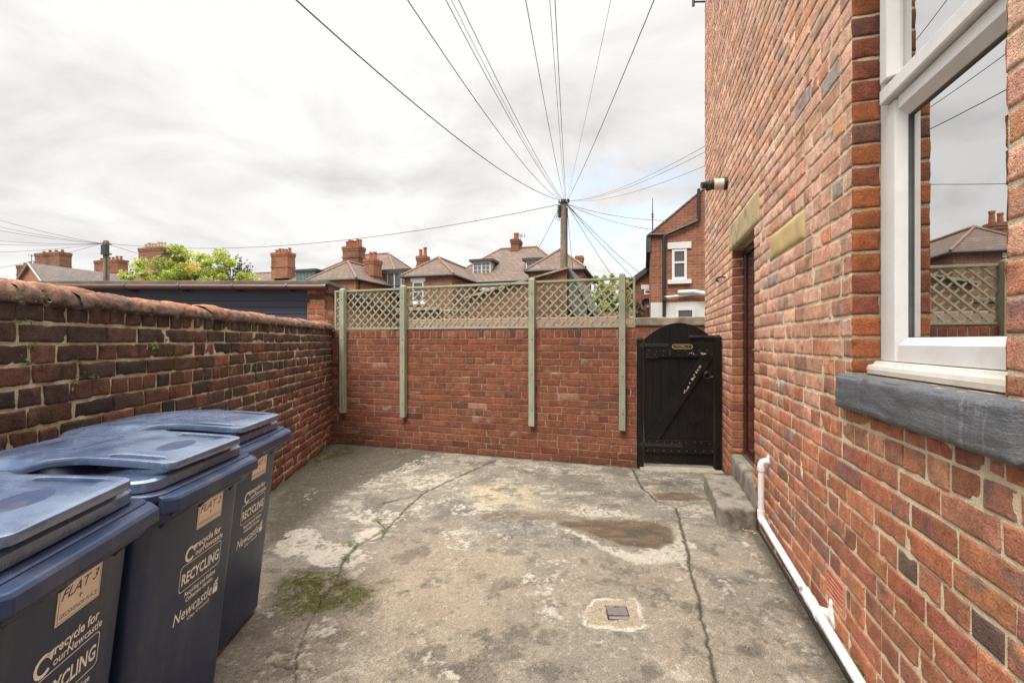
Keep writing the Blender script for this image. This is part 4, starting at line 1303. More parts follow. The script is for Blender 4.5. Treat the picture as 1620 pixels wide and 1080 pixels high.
# rounded coping bricks
def build_coping():
    w = Wall()
    s = 0.0
    rg = np.random.default_rng(5)
    nb = 0
    while s < L_END - 0.05:
        l = float(rg.choice([0.225, 0.115, 0.16, 0.225, 0.115])) * (1 + rg.normal() * .05)
        e = min(s + l, L_END)
        ns, na = 15, 27
        u = np.array([-1, -.96, -.88, -.75, -.55, -.35, -.17, 0, .17, .35, .55, .75, .88, .96, 1])
        a = np.linspace(0, 1, na)
        U, A = np.meshgrid(u, a)
        U, A = U.ravel(), A.ravel()
        th = (A * 1.16 - 0.08) * math.pi
        half, hgt = 0.13 + rg.normal() * .003, 0.094 + rg.normal() * .004
        dd = np.cos(th) * half; zz = np.maximum(np.sin(th), -0.12) * hgt
        gapn = 0.0095
        S = (s + e) / 2 + U * ((e - s) / 2 - gapn)
        P = np.stack([S, dd + nb * .0, zz], 1)
        edge = np.clip((np.abs(U) - 0.7) / 0.3, 0, 1) ** 2
        nn = (fbm(P * 30, 4, 51) - 0.5) * 0.022 + (fbm(P * 9, 3, 52) - .5) * 0.016 + rg.normal() * 0.006 + (fbm(P * 75, 2, 53) - .5) * .008 - sstep(.6, .75, fbm(P * 34 + nb * 3.1, 3, 59)) * .012
        k = 1 + (nn - edge * 0.016) / 0.11
        S = S + (fbm(P * 20, 3, 54) - .5) * 0.016 * (np.abs(U) > .8)
        D = -0.105 + dd * k; Z = 1.62 + zz * k
        V = np.array(LO) + S[:, None] * np.array(LT) + D[:, None] * np.array(LN)
        V[:, 2] += Z
        idx = np.arange(ns * na).reshape(na, ns)
        Fq = np.stack([idx[:-1, :-1].ravel(), idx[:-1, 1:].ravel(), idx[1:, 1:].ravel(), idx[1:, :-1].ravel()], 1)
        c = pick(rg, ((3, (0.4, 0.185, 0.108)), (2, (0.34, 0.15, 0.09)), (2, (0.46, 0.235, 0.15)), (1, (0.27, 0.135, 0.09))))
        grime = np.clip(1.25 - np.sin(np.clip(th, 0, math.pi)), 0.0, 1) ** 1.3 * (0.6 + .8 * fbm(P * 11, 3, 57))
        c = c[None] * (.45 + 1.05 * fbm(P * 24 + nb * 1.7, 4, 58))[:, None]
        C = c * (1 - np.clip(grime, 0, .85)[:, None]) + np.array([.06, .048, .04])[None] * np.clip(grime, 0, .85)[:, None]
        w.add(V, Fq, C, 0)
        # mortar rib in the joint
        s = e
        nb += 1
    ths = np.linspace(-.06, 1.06, 15) * math.pi
    ss = np.arange(0, L_END, 0.02)
    S, TH = np.meshgrid(ss, ths); S, TH = S.ravel(), TH.ravel()
    P = np.stack([S, TH, TH * 0], 1)
    k = 0.915 + (fbm(P * np.array([[18, 3, 1]]), 3, 61) - .5) * .08
    D = -0.105 + np.cos(TH) * .122 * k; Z = 1.617 + np.sin(TH) * .086 * k
    V = np.array(LO) + S[:, None] * np.array(LT) + D[:, None] * np.array(LN); V[:, 2] += Z
    idx = np.arange(len(ths) * len(ss)).reshape(len(ths), len(ss))
    Fq = np.stack([idx[:-1, :-1].ravel(), idx[:-1, 1:].ravel(), idx[1:, 1:].ravel(), idx[1:, :-1].ravel()], 1)
    w.add(V, Fq, np.ones((len(V), 3)) * .3, 1)
    w.build('coping', (brick_material('worn_coping_brick', 0.45, 0.3), mortar_material('coping_mortar', (0.18, 0.14, 0.1), (0.07, 0.055, 0.04), 0.6)), lwall)
build_coping()

# ------------------------------------------------------------------ back wall
_b = Vector((1.43 + 2.60, 5.22 - 6.51, 0)); B_LEN = _b.length; _b.normalize()
BT = tuple(_b); BN = (_b.y, -_b.x, 0.0); BO = (-2.60, 6.51, 0.0)
def bp(s, d, z):
    return Vector((BO[0] + BT[0] * s + BN[0] * d, BO[1] + BT[1] * s + BN[1] * d, z))
bwall = thing('brick_wall', 'low red brick wall at the back of the yard below the green trellis', 'wall')
BP = 0.0828
def back_colour(s, z, rg):
    c = pick(rg, ((4, (0.205, 0.074, 0.042)), (3, (0.188, 0.066, 0.039)), (2, (0.222, 0.083, 0.046)), (.35, (0.15, 0.06, 0.04)), (.06, (0.3, 0.15, 0.1)), (.04, (0.09, 0.055, 0.05))))
    if z < 0.18: c = c * 0.8
    return np.clip(c, .012, .9)
def bond_back(i, rg):
    return 'H' if (18 - i) % 4 == 0 else 'S'
w = Wall()
rows = lay_rows(0.0, B_LEN, 0.0, 18 * BP, BP, 0.238, 0.0075, bond_back, back_colour, (), 0.008, 61, 0.003)
rs = np.random.default_rng(9)
s = 0.0
while s < B_LEN - 0.03:                                     # bricks on edge along the top
    e = min(s + 0.083 * (1 + rs.normal() * .04), B_LEN)
    c = pick(rs, ((3, (0.205, 0.072, 0.042)), (2, (0.175, 0.06, 0.038)), (1, (0.25, 0.1, 0.058)), (.35, (0.33, 0.17, 0.1)), (.5, (0.1, 0.05, 0.04))))
    rows.append((s + .005, e - .005, 18 * BP + .004, 18 * BP + 0.103 + rs.normal() * .003, *c))
    s = e
w.add(*brick_field(rows, BO, BT, BN, True, 0.0014, 0.003, 0.03, 0.001, 65, 0.0012, smudge=(.42, .36, .31), smudge_amt=.4, smudge_p=.04), 0)
mortar_sheet(w, BO, BT, BN, 0, B_LEN, 0, 18 * BP + 0.096, 0.02, 0.0008, -0.0032, 66)
w.slab(BO, BT, BN, 0, B_LEN - .003, 0, 18 * BP + .094, -0.22, -0.012)
# top of the brick-on-edge course and the right-hand end
rows2 = []
i = 0
z = 0.0
while z < 18 * BP:
    c = back_colour(0, z, rs)
    rows2.append((0.004, 0.105 if i % 2 else 0.215, z + .004, z + BP - .004, *c))
    if i % 2: rows2.append((0.113, 0.215, z + .004, z + BP - .004, *back_colour(0, z, rs)))
    z += BP; i += 1
w.add(*brick_field(rows2, tuple(bp(B_LEN - .004, 0, 0)), tuple(-q for q in BN), BT, False, 0.0016, 0.0045, 0.01, 0.004, 67), 0)
w.build('wall_face', (M_BRICK_RED, M_MORTAR_RED), bwall)

# ------------------------------------------------------------------ trellis on the back wall
def s_at_px(px):
    k = (px - 810) / F
    # BO + BT*s with X = k*Y
    return (k * BO[1] - BO[0]) / (BT[0] - k * BT[1])
trel = thing('trellis_fence', 'sage green diagonal trellis with four posts fixed along the red brick back wall', 'trellis')
TZ0, TZ1 = 1.612, 2.185
posts = [s_at_px(545.5), s_at_px(640.5), s_at_px(843), s_at_px(985)]
def round_post(s, z0, z1, hw=0.036):
    m = MB()
    d0, d1 = 0.004, 0.074
    zs = [(z0, 1.0), (z1 - 0.028, 1.0), (z1 - 0.012, 0.86), (z1 - 0.003, 0.55), (z1, 0.25)]
    rings = []
    for z, k in zs:
        c = (d0 + d1) / 2; h = (d1 - d0) / 2
        rings.append([bp(s - hw * k, c - h * k, z), bp(s + hw * k, c - h * k, z), bp(s + hw * k, c + h * k, z), bp(s - hw * k, c + h * k, z)])
    m.loft(rings)
    return m
for s, z0, z1 in zip(posts, (0.452, 0.437, 0.418, 0.43), (2.195, 2.205, 2.225, 2.235)):
    p = round_post(s, z0, z1).build('post', M_SAGE, trel, bevel=0.004)
    for z in (0.62, 1.05, 1.47, 2.03):
        k = MB()
        k.tube([bp(s + .006, 0.074, z), bp(s + .006, 0.0765, z)], 0.007, 8)
        k.build('screw', M_IRON, p)
def lattice(s0, s1, z0, z1):
    """framed diagonal lattice; the bars are clipped to the frame"""
    fr = MB()
    fw = 0.027
    hb = lambda a, b, d0, d1, c, e, mb: mb.hexa([bp(a, d0, c), bp(b, d0, c), bp(b, d1, c), bp(a, d1, c)], [bp(a, d0, e), bp(b, d0, e), bp(b, d1, e), bp(a, d1, e)])
    hb(s0, s1, -.047, .003, z0, z0 + fw, fr); hb(s0, s1, -.047, .003, z1 - fw, z1, fr)
    hb(s0, s0 + fw, -.046, .002, z0 + fw, z1 - fw, fr); hb(s1 - fw, s1, -.046, .002, z0 + fw, z1 - fw, fr)
    o = fr.build('lattice_frame', M_SAGE, trel, bevel=0.003)
    bars = MB()
    a0, a1, c0, c1 = s0 + fw * .6, s1 - fw * .6, z0 + fw * .6, z1 - fw * .6
    pit, hw = 0.1165, 0.0092
    H_ = c1 - c0
    for sgn, d0, d1 in ((1, -.021, -.011), (-1, -.031, -.0212)):
        n = int((a1 - a0 + H_) / pit) + 2
        for i in range(n):
            x = a0 - H_ + i * pit + (0.03 if sgn > 0 else 0.055)
            # centre line from (x, c0) to (x+H, c1) for sgn 1 ; (x+H, c0) to (x, c1) for -1
            t0, t1 = 0.0, 1.0
            lo, hi = (a0 - x) / H_, (a1 - x) / H_
            if sgn > 0: t0, t1 = max(0, lo), min(1, hi)
            else: t0, t1 = max(0, 1 - hi), min(1, 1 - lo)
            if t1 - t0 < 0.04: continue
            px = (lambda t: x + H_ * t) if sgn > 0 else (lambda t: x + H_ * (1 - t))
            A = (px(t0), c0 + H_ * t0); B_ = (px(t1), c0 + H_ * t1)
            dx, dz = B_[0] - A[0], B_[1] - A[1]; ln = math.hypot(dx, dz); nx, nz = -dz / ln * hw, dx / ln * hw
            q = [(A[0] - nx, A[1] - nz), (B_[0] - nx, B_[1] - nz), (B_[0] + nx, B_[1] + nz), (A[0] + nx, A[1] + nz)]
            bars.hexa([bp(u, d0, v_) for u, v_ in q], [bp(u, d1, v_) for u, v_ in q])
    bars.build('lattice_bars', M_SAGE, o)
lattice(0.075, posts[1] - 0.004, TZ0, TZ1 - .012)
lattice(posts[1] + 0.004, posts[2] - 0.004, TZ0, TZ1)
lattice(posts[2] + 0.004, B_LEN - 0.015, TZ0, TZ1 + .008)

# ------------------------------------------------------------------ gate
G0 = Vector((1.435, 5.235, 0)); G1 = Vector((2.345, 5.105, 0))
_g = (G1 - G0); G_LEN = _g.length; _g.normalize()
GN = Vector((_g.y, -_g.x, 0))
def ggp(s, d, z):
    return G0 + _g * s + GN * d + Vector((0, 0, z))
gate = thing('garden_gate', 'black wooden garden gate with an arched top and diagonal brace beside the house', 'gate')
def gb(s0, s1, d0, d1, z0, z1, mb):
    mb.hexa([ggp(s0, d0, z0), ggp(s1, d0, z0), ggp(s1, d1, z0), ggp(s0, d1, z0)], [ggp(s0, d0, z1), ggp(s1, d0, z1), ggp(s1, d1, z1), ggp(s0, d1, z1)])
for a, b, zt in ((0.0, 0.075, 1.50), (G_LEN - 0.07, G_LEN - .002, 1.525)):
    m = MB(); gb(a, b, -.06, .03, 0, zt - .03, m)
    m.hexa([ggp(a, -.06, zt - .03), ggp(b, -.06, zt - .03), ggp(b, .03, zt - .03), ggp(a, .03, zt - .03)],
           [ggp(a + .018, -.045, zt), ggp(b - .018, -.045, zt), ggp(b - .018, .015, zt), ggp(a + .018, .015, zt)])
    m.build('gate_post', M_BLACKWOOD, gate, bevel=0.003)
ga, gbv = 0.082, G_LEN - 0.078
nb = 8
gz0 = 0.055
def arch(s):
    t = (s - (ga + gbv) / 2) / ((gbv - ga) / 2)
    return 1.478 + 0.185 * (1 - abs(t) ** 1.9)
bd = MB()
for i in range(nb):
    a = ga + (gbv - ga) * i / nb + .0007; b = ga + (gbv - ga) * (i + 1) / nb - .0007
    dz = random.uniform(-.0015, .0015)
    n = 4
    pts = [ggp(a, 0, gz0), ggp(b, 0, gz0)] + [ggp(b + (a - b) * k / n, 0, arch(b + (a - b) * k / n)) for k in range(n + 1)]
    bd.prism([p + GN * dz for p in pts], -GN * 0.02)
bd.build('boards', M_BLACKWOOD, gate, bevel=0.0025)
ld = MB()
gb(ga + .01, gbv - .01, .0025, .026, 1.272, 1.43, ld); ld.build('ledge', M_BLACKWOOD, gate, bevel=0.003)
ld = MB(); gb(ga + .005, gbv - .005, .0025, .026, 0.185, 0.335, ld); ld.build('ledge', M_BLACKWOOD, gate, bevel=0.003)
br_ = MB()
def bar2(mb, A, B_, hw, d0, d1):
    dx, dz = B_[0] - A[0], B_[1] - A[1]; ln = math.hypot(dx, dz); nx, nz = -dz / ln * hw, dx / ln * hw
    q = [(A[0] - nx, A[1] - nz), (B_[0] - nx, B_[1] - nz), (B_[0] + nx, B_[1] + nz), (A[0] + nx, A[1] + nz)]
    mb.hexa([ggp(u, d0, v_) for u, v_ in q], [ggp(u, d1, v_) for u, v_ in q])
dA, dB = (ga + .085, 0.338), (gbv - .065, 1.269)
hwb = 0.066
br_.hexa([ggp(ga + .01, .0025, .338), ggp(ga + .165, .0025, .338), ggp(gbv - .012, .0025, 1.269), ggp(gbv - .15, .0025, 1.269)],
         [ggp(ga + .01, .0255, .338), ggp(ga + .165, .0255, .338), ggp(gbv - .012, .0255, 1.269), ggp(gbv - .15, .0255, 1.269)])
br_.build('brace', M_BLACKWOOD, gate, bevel=0.003)
b2 = MB()
bar2(b2, (ga + .19, 1.22), (ga + .315, 1.02), .012, .0022, .008)
b2.build('cross_brace', M_BLACKWOOD, gate)
b2 = MB(); bar2(b2, (ga + .41, .80), (gbv - .19, .52), .045, .0022, .0075)
b2.build('cross_brace', M_BLACKWOOD, gate)
# iron work
hg = MB(); gb(ga - .055, ga + .26, .0265, .033, 1.39, 1.425, hg); hg.tube([ggp(ga - .02, .035, 1.37), ggp(ga - .02, .035, 1.445)], .011, 8)
gb(ga + .01, ga + .15, .0265, .034, 1.262, 1.272, hg); hg.build('hinge', M_IRON, gate, bevel=.001)
hg = MB(); gb(ga - .055, ga + .42, .0265, .033, 0.255, 0.292, hg); hg.tube([ggp(ga - .02, .035, .235), ggp(ga - .02, .035, .31)], .011, 8); hg.build('hinge', M_IRON, gate, bevel=.001)
bt = MB(); gb(gbv - .275, gbv + .01, .002, .008, 1.485, 1.522, bt); bt.tube([ggp(gbv - .26, .018, 1.503), ggp(gbv + .055, .018, 1.503)], .009, 8)
for q in (gbv - .24, gbv - .1, gbv - .02): gb(q, q + .02, .008, .03, 1.49, 1.516, bt)
bt.build('bolt', M_IRON, gate, bevel=.001)
rg_ = MB(); n = 22
rg_.tube([ggp(gbv - .08 + .034 * math.cos(2 * math.pi * k / n), .034, 1.07 + .036 * math.sin(2 * math.pi * k / n)) for k in range(n + 1)], .0055, 6)
rg_.tube([ggp(gbv - .08, .0, 1.107), ggp(gbv - .08, .036, 1.107)], .02, 10); rg_.tube([ggp(gbv - .05, .028, 1.045), ggp(gbv - .015, .028, 1.06)], .006, 6)
rg_.build('ring_handle', M_IRON, gate, smooth=True, autosmooth=40)
M_SCREW = weathered('worn_screw', (0.16, 0.15, 0.145), 0.45, 0.3)
rnd = random.Random(3)
for row, (z0, a0, a1, d) in enumerate(((1.30, ga + .03, gbv - .03, .0263), (1.345, ga + .05, gbv - .08, .0263), (.215, ga + .03, gbv - .03, .0263), (.31, ga + .05, gbv - .05, .0263))):
    for k in range(9):
        s = a0 + (a1 - a0) * k / 8 + rnd.uniform(-.01, .01); z = z0 + rnd.uniform(-.008, .008)
        sw = MB(); sw.tube([ggp(s, d, z), ggp(s, d + .0025, z)], .0048, 6); sw.build('screw', M_SCREW, gate)
cp = MB()
for (cs, cz, cn) in ((gbv - .17, 1.14, 22), (gbv - .235, 1.03, 13), (gbv - .3, .91, 14), (gbv - .12, 1.315, 9), (gbv - .25, 1.315, 5)):
    for k in range(cn):
        s = cs + rnd.uniform(-.03, .03); z = cz + (s - cs) * 1.5 + rnd.uniform(-.02, .02)
        if cz > 1.3: z = cz + rnd.uniform(-.008, .008)
        pts = [ggp(s + rnd.uniform(.0025, .008) * math.cos(a), .0268, z + rnd.uniform(.002, .009) * math.sin(a)) for a in np.linspace(0, 5.4, 6)]
        cp.prism(pts, GN * .0008)
cp.build('paint_chips', M_CHIP, gate, kind='stuff')
# oval brass plate, lettering worn away to bright patches
pl = MB()
def stadium(cs, cz, hl, hr, n=8):
    pts = []
    for c, a0 in ((cs + hl - hr, -90), (cs - hl + hr, 90)):
        for k in range(n + 1):
            a = R(a0 + 180 * k / n); pts.append((c + hr * math.cos(a), cz + hr * math.sin(a)))
    return pts
PS, PZ = (ga + gbv) / 2 + .035, 1.392
outer = stadium(PS, PZ, .112, .027); inner = stadium(PS, PZ, .104, .019)
for i in range(len(outer)):
    j = (i + 1) % len(outer)
    pl.hexa([ggp(*outer[i][:1], .0262, outer[i][1]), ggp(outer[j][0], .0262, outer[j][1]), ggp(inner[j][0], .0262, inner[j][1]), ggp(inner[i][0], .0262, inner[i][1])],
            [ggp(outer[i][0], .033, outer[i][1]), ggp(outer[j][0], .033, outer[j][1]), ggp(inner[j][0], .033, inner[j][1]), ggp(inner[i][0], .033, inner[i][1])])
pl.mi = 1; pl.prism([ggp(s, .0262, z) for s, z in stadium(PS, PZ, .1035, .0185)], GN * .003)
pl.mi = 0
for k in range(26):
    s = PS + rnd.uniform(-.085, .07); z = PZ + rnd.choice((-.007, .003, .008)) + rnd.uniform(-.002, .002)
    a, b = rnd.uniform(.003, .009), rnd.uniform(.0018, .004)
    pl.prism([ggp(s - a, .0293, z - b), ggp(s + a, .0293, z - b * .6), ggp(s + a * .8, .0293, z + b), ggp(s - a * .7, .0293, z + b * .8)], GN * .0008)
pl.build('brass_plaque', (M_BRASS, M_IRON), gate)
m = MB(); m.hexa([ggp(.03, -.1, -.02), ggp(G_LEN, -.1, -.02), ggp(G_LEN, .1, -.02), ggp(.03, .1, -.02)], [ggp(.03, -.1, .022), ggp(G_LEN, -.1, .02), ggp(G_LEN, .085, .012), ggp(.03, .085, .016)])
m.build('gate_threshold', weathered('pale_cement', (0.34, 0.295, 0.225), .95, .25, 8, 80, .6), gate)
# ------------------------------------------------------------------ wheelie bins
BIN_GROUP = 'blue recycling wheelie bins along the left wall'
def face_x(z):
    return 0.19 + 0.098 * (z / 0.93)
def bin_body():
    m = MB()
    rings = []
    for z, k in ((0.012, -.02), (0.03, 0.0), (0.2, 0), (0.45, 0), (0.7, 0), (0.905, 0)):
        t = z / 0.93
        xf = face_x(z) + k; xb = -0.2 - 0.1 * t - k
        hw = 0.256 + 0.015 * t + k
        rings.append(rrect(xb, xf, -hw, hw, 0.045, z, 5))
    m.loft(rings)
    return m
def bin_collar():
    m = MB()
    m.loft([rrect(-.325, .318, -.268, .268, .05, .885, 5), rrect(-.335, .328, -.277, .277, .05, .895, 5), rrect(-.335, .328, -.277, .277, .05, .946, 5),
            rrect(-.33, .322, -.271, .271, .05, .953, 5), rrect(-.33, .322, -.271, .271, .05, .958, 5), rrect(-.337, .33, -.279, .279, .05, .962, 5),
            rrect(-.337, .33, -.279, .279, .05, .981, 5), rrect(-.333, .326, -.275, .275, .048, .985, 5)])
    return m
def bin_lip():
    """front lifting bar with its gussets"""
    m = MB()
    pts = [(.322, .928), (.362, .922), (.368, .93), (.368, .962), (.36, .972), (.322, .979)]
    a = [Vector((x, -.252, z)) for x, z in pts]
    m.loft([[Vector((.322 + (x - .322) * .35, -.262, z)) for x, z in pts], [Vector((x, -.235, z)) for x, z in pts],
            [Vector((x, .235, z)) for x, z in pts], [Vector((.322 + (x - .322) * .35, .262, z)) for x, z in pts]])
    for y in (-.19, 0.0, .19):
        m.hexa([(face_x(.85) - .01, y - .004, .85), (face_x(.85) - .01, y + .004, .85), (face_x(.85), y + .004, .85), (face_x(.85), y - .004, .85)],
               [(face_x(.9) - .01, y - .035, .921), (face_x(.9) - .01, y + .035, .921), (.35, y + .035, .921), (.35, y - .035, .921)])
    return m
def lid_z(x):
    # gentle crown, drops towards front and hinge
    return 1.047 + 0.030 * math.cos((x + 0.05) / 0.36 * 1.35)
def arc(cx, cy, r, a0, a1, n=6):
    return [(cx + r * math.cos(R(a0 + (a1 - a0) * k / n)), cy + r * math.sin(R(a0 + (a1 - a0) * k / n))) for k in range(n + 1)]
def smooth_s(x0, y0, x1, y1, n=9):
    out = []
    for k in range(n + 1):
        t = k / n; e = t * t * (3 - 2 * t)
        out.append((x0 + (x1 - x0) * t, y0 + (y1 - y0) * e))
    return out
def slot(cx, cy, hl, hr):
    pts = []
    for c, a0 in ((cx + hl - hr, -90), (cx - hl + hr, 90)):
        pts += arc(c, cy, hr, a0, a0 + 180, 6)
    return pts
def bin_lid_base():
    m = MB()
    m.loft([rrect(-.36, .296, -.262, .262, .06, .9855, 6), rrect(-.365, .302, -.268, .268, .06, .990, 6), rrect(-.365, .302, -.268, .268, .06, 1.018, 6),
            rrect(-.358, .294, -.261, .261, .058, 1.025, 6)])
    return m
def bin_lid_plate():
    hwF, hwR = 0.205, 0.272
    o = []
    o += arc(.322 - .035, hwF - .035, .035, 0, 90)                       # front corner +y
    o += smooth_s(.05, hwF, -.08, hwR)[0:]
    o += arc(-.385 + .03, hwR - .03, .03, 90, 180)
    o += arc(-.385 + .03, -hwR + .03, .03, 180, 270)
    o += smooth_s(-.08, -hwR, .05, -hwF)
    o += arc(.322 - .035, -hwF + .035, .035, 270, 360)
    holes = [slot(.187, .166, .085, .02), slot(.187, -.166, .085, .02)]
    vs, fs = curve_geo([o] + holes, 0.009, 0.003)
    m = MB()
    me = bpy.data.meshes.new('t'); me.from_pydata(vs, [], fs)
    bm = bmesh.new(); bm.from_mesh(me); bpy.data.meshes.remove(me)
    bmesh.ops.remove_doubles(bm, verts=bm.verts, dist=1e-5)
    for x in np.arange(-.36, .32, .035):
        bmesh.ops.bisect_plane(bm, geom=bm.verts[:] + bm.edges[:] + bm.faces[:], plane_co=(x, 0, 0), plane_no=(1, 0, 0))
    for y in np.arange(-.25, .26, .04):
        bmesh.ops.bisect_plane(bm, geom=bm.verts[:] + bm.edges[:] + bm.faces[:], plane_co=(0, y, 0), plane_no=(0, 1, 0))
    for v in bm.verts:
        x, y = v.co.x, v.co.y
        skirt = 0.02 * sstep(0.22, 0.275, abs(y)) * sstep(0.0, .1, -x)
        v.co.z += lid_z(x) - float(skirt)
    bm.verts.index_update()
    m._add([tuple(v.co) for v in bm.verts], [[v.index for v in f.verts] for f in bm.faces])
    bm.free()
    # raised mouldings: an oblong frame at the back and an oval pad at the front
    def ring(outer, inner, dz):
        n = len(outer)
        for i in range(n):
            j = (i + 1) % n
            P = lambda q, h: (q[0], q[1], lid_z(q[0]) + .0115 + h)
            m.hexa([P(outer[i], -.002), P(outer[j], -.002), P(inner[j], -.002), P(inner[i], -.002)], [P(outer[i], dz), P(outer[j], dz), P(inner[j], dz), P(inner[i], dz)])
    rr = lambda x0, x1, y0, y1, r: [(p[0], p[1]) for p in rrect(x0, x1, y0, y1, r, 0, 4)]
    ring(rr(-.26, -.06, -.12, .12, .03), rr(-.25, -.07, -.11, .11, .025), .0025)
    return m
def bin_lid_pad():
    m = MB()
    n = 28
    o = [(.2 + .04 * math.cos(2 * math.pi * k / n), .085 * math.sin(2 * math.pi * k / n)) for k in range(n)]
    m.prism([(x, y, lid_z(x) + .0112) for x, y in o], (0, 0, .0012))
    return m
def bin_wall_core():
    m = MB()       # inner part of lid between base and plate
    m.loft([rrect(-.36, .02, -.25, .25, .05, 1.0252, 4), rrect(-.36, .0, -.245, .245, .05, 1.062, 4)])
    m.loft([rrect(.0, .25, -.12, .12, .04, 1.0253, 4), rrect(.0, .235, -.115, .115, .04, 1.058, 4)])
    return m

def face_T(eps=0.0012):
    """matrix taking (y, z-along-face, out) on the tilted front face to bin space"""
    sl = 0.098 / 0.93
    n = Vector((1, 0, -sl)).normalized()
    up = Vector((sl, 0, 1)).normalized()
    def T(p):
        z = p[1]
        base = Vector((face_x(z), p[0] - 0.026, z))
        return base + n * (p[2] + eps)
    return T
def lettering():
    m = MB()
    T = face_T()
    def txt(body, y, z, size, width=None, shear=0.0, bold=0.0, h=None):
        vs, fs = text_geo(body, size, shear, bold)
        xs = [v[0] for v in vs]
        k = width / (max(xs) - min(xs)) if width else 1.0
        x0 = min(xs)
        m._add([T(((v[0] - x0) * k + y, v[1] + z, 0)) for v in vs], fs)
    txt('recycle for', .03, .704, .036, .148, 0.0, .0009)
    # the outlined place name under it
    txt('ourNewcastle', .03, .676, .031, .164, 0.0, .0004)
    txt('RECYCLING', -.032, .597, .056, .212, 0.0, .0014)
    txt('Recycling and Refuse', -.008, .547, .023, .176, 0.0, .0004)
    txt('Collection Service', .0, .524, .023, .155, 0.0, .0004)
    txt('Newcastle', -.055, .468, .06, .215, 0.15, .0002)
    txt('City Council', .02, .448, .016, .125, 0.0, .0002)
    # rounded frame round the word RECYCLING
    def rr2(y0, y1, z0, z1, r): return [(p[0], p[1]) for p in rrect(y0, y1, z0, z1, r, 0, 5)]
    o, i = rr2(-.044, .19, .574, .667, .014), rr2(-.0415, .1875, .5765, .6645, .012)
    n = len(o)
    for a in range(n):
        b = (a + 1) % n
        m._add([T((*o[a], 0)), T((*o[b], 0)), T((*i[b], 0)), T((*i[a], 0))], [(0, 1, 2, 3)])
    # swirl arrow beside the slogan
    c = (0.0, .697); ro, ri = .027, .0175
    a0, a1, n = 40, 320, 20
    po = [(c[0] + ro * math.cos(R(a0 + (a1 - a0) * k / n)), c[1] + ro * math.sin(R(a0 + (a1 - a0) * k / n))) for k in range(n + 1)]
    pi_ = [(c[0] + ri * math.cos(R(a0 + (a1 - a0) * k / n)), c[1] + ri * math.sin(R(a0 + (a1 - a0) * k / n))) for k in range(n + 1)]
    for k in range(n):
        m._add([T((*po[k], 0)), T((*po[k + 1], 0)), T((*pi_[k + 1], 0)), T((*pi_[k], 0))], [(0, 1, 2, 3)])
    m._add([T((.006, .718, 0)), T((.03, .722, 0)), T((.024, .695, 0))], [(0, 1, 2)])
    # little castle mark
    for y0, y1, z0, z1 in ((.166, .196, .462, .486), (.168, .176, .488, .502), (.18, .194, .489, .497), (.176, .188, .50, .51), (.189, .195, .504, .516)):
        m._add([T((y0, z0, 0)), T((y1, z0, 0)), T((y1, z1, 0)), T((y0, z1, 0))], [(0, 1, 2, 3)])
    return m
def plate_geo(num):
    p = MB(); T = face_T(0.0006)
    y0, y1, z0, z1 = .02, .165, .772, .868
    a = [T((y, z, 0)) for y, z in ((y0, z0), (y1, z0), (y1, z1), (y0, z1))]
    b = [T((y, z, .0014)) for y, z in ((y0, z0), (y1, z0), (y1, z1), (y0, z1))]
    p.hexa(a, b)
    t = MB(); T2 = face_T(0.0024)
    def txt(body, y, z, size, width, shear, bold=0.0):
        vs, fs = text_geo(body, size, shear, bold)
        xs = [v[0] for v in vs]; k = width / (max(xs) - min(xs))
        t._add([T2(((v[0] - min(xs)) * k + y, v[1] + z, 0)) for v in vs], fs)
    txt('FLAT ' + num, .03, .828, .036, .124, .35, .0002)
    txt('+', .087, .803, .028, .013, .0)
    txt('GROSVENOR PLACE', .03, .784, .016, .125, .2)
    for (ya, yb, za, zb) in ((y0 + .004, y1 - .004, z0 + .004, z0 + .0052), (y0 + .004, y1 - .004, z1 - .0052, z1 - .004), (y0 + .004, y0 + .0052, z0 + .0052, z1 - .0052), (y1 - .0052, y1 - .004, z0 + .0052, z1 - .0052)):
        t._add([T2((ya, za, 0)), T2((yb, za, 0)), T2((yb, zb, 0)), T2((ya, zb, 0))], [(0, 1, 2, 3)])
    return p, t

def make_bin(label):
    b = thing('wheelie_bin', label, 'recycling bin', (0, 0, 0), 0, BIN_GROUP)
    body = bin_body().build('body', M_BIN, b, smooth=True, autosmooth=35)
    lettering().build('lettering', M_PRINT, body)
    bin_collar().build('rim', M_BIN, b, smooth=True, autosmooth=35)
    bin_lip().build('lifting_bar', M_BIN, b, bevel=.003)
    ld = bin_lid_base().build('lid', M_LID, b, smooth=True, autosmooth=35)
    bin_lid_plate().build('lid_top', M_LID, ld, smooth=True, autosmooth=40)
    bin_lid_pad().build('grip_pad', M_BIN, ld, bevel=.001)
    bin_wall_core().build('lid_core', M_BIN, ld, smooth=True, autosmooth=40)
    h = MB()
    h.tube([(-.375, -.24, 1.0), (-.375, .24, 1.0)], .016, 12)
    for y in (-.2, 0, .2):
        h.box(-.38, -.33, y - .02, y + .02, .95, 1.0)
    h.build('handle_bar', M_BIN, b, bevel=.002)
    a = MB(); a.tube([(-.24, -.26, .1), (-.24, .26, .1)], .012, 10); a.build('axle', M_STEEL, b, smooth=True)
    for y in (-.262, .222):
        wl = MB(); wl.tube([(-.24, y, .1), (-.24, y + .006, .1), (-.24, y + .034, .1), (-.24, y + .04, .1)], [.092, .1, .1, .092], 24); wo = wl.build('wheel', M_TYRE, b, smooth=True, autosmooth=40)
        hb_ = MB(); hb_.tube([(-.24, y - .004, .1), (-.24, y + .044, .1)], .05, 16); hb_.build('hub', M_BIN, wo, smooth=True, autosmooth=40)
    return b
bin0 = make_bin('navy recycling wheelie bin labelled FLAT 1, farthest of the three along the left wall')
bins = [bin0, copy_tree(bin0), copy_tree(bin0)]
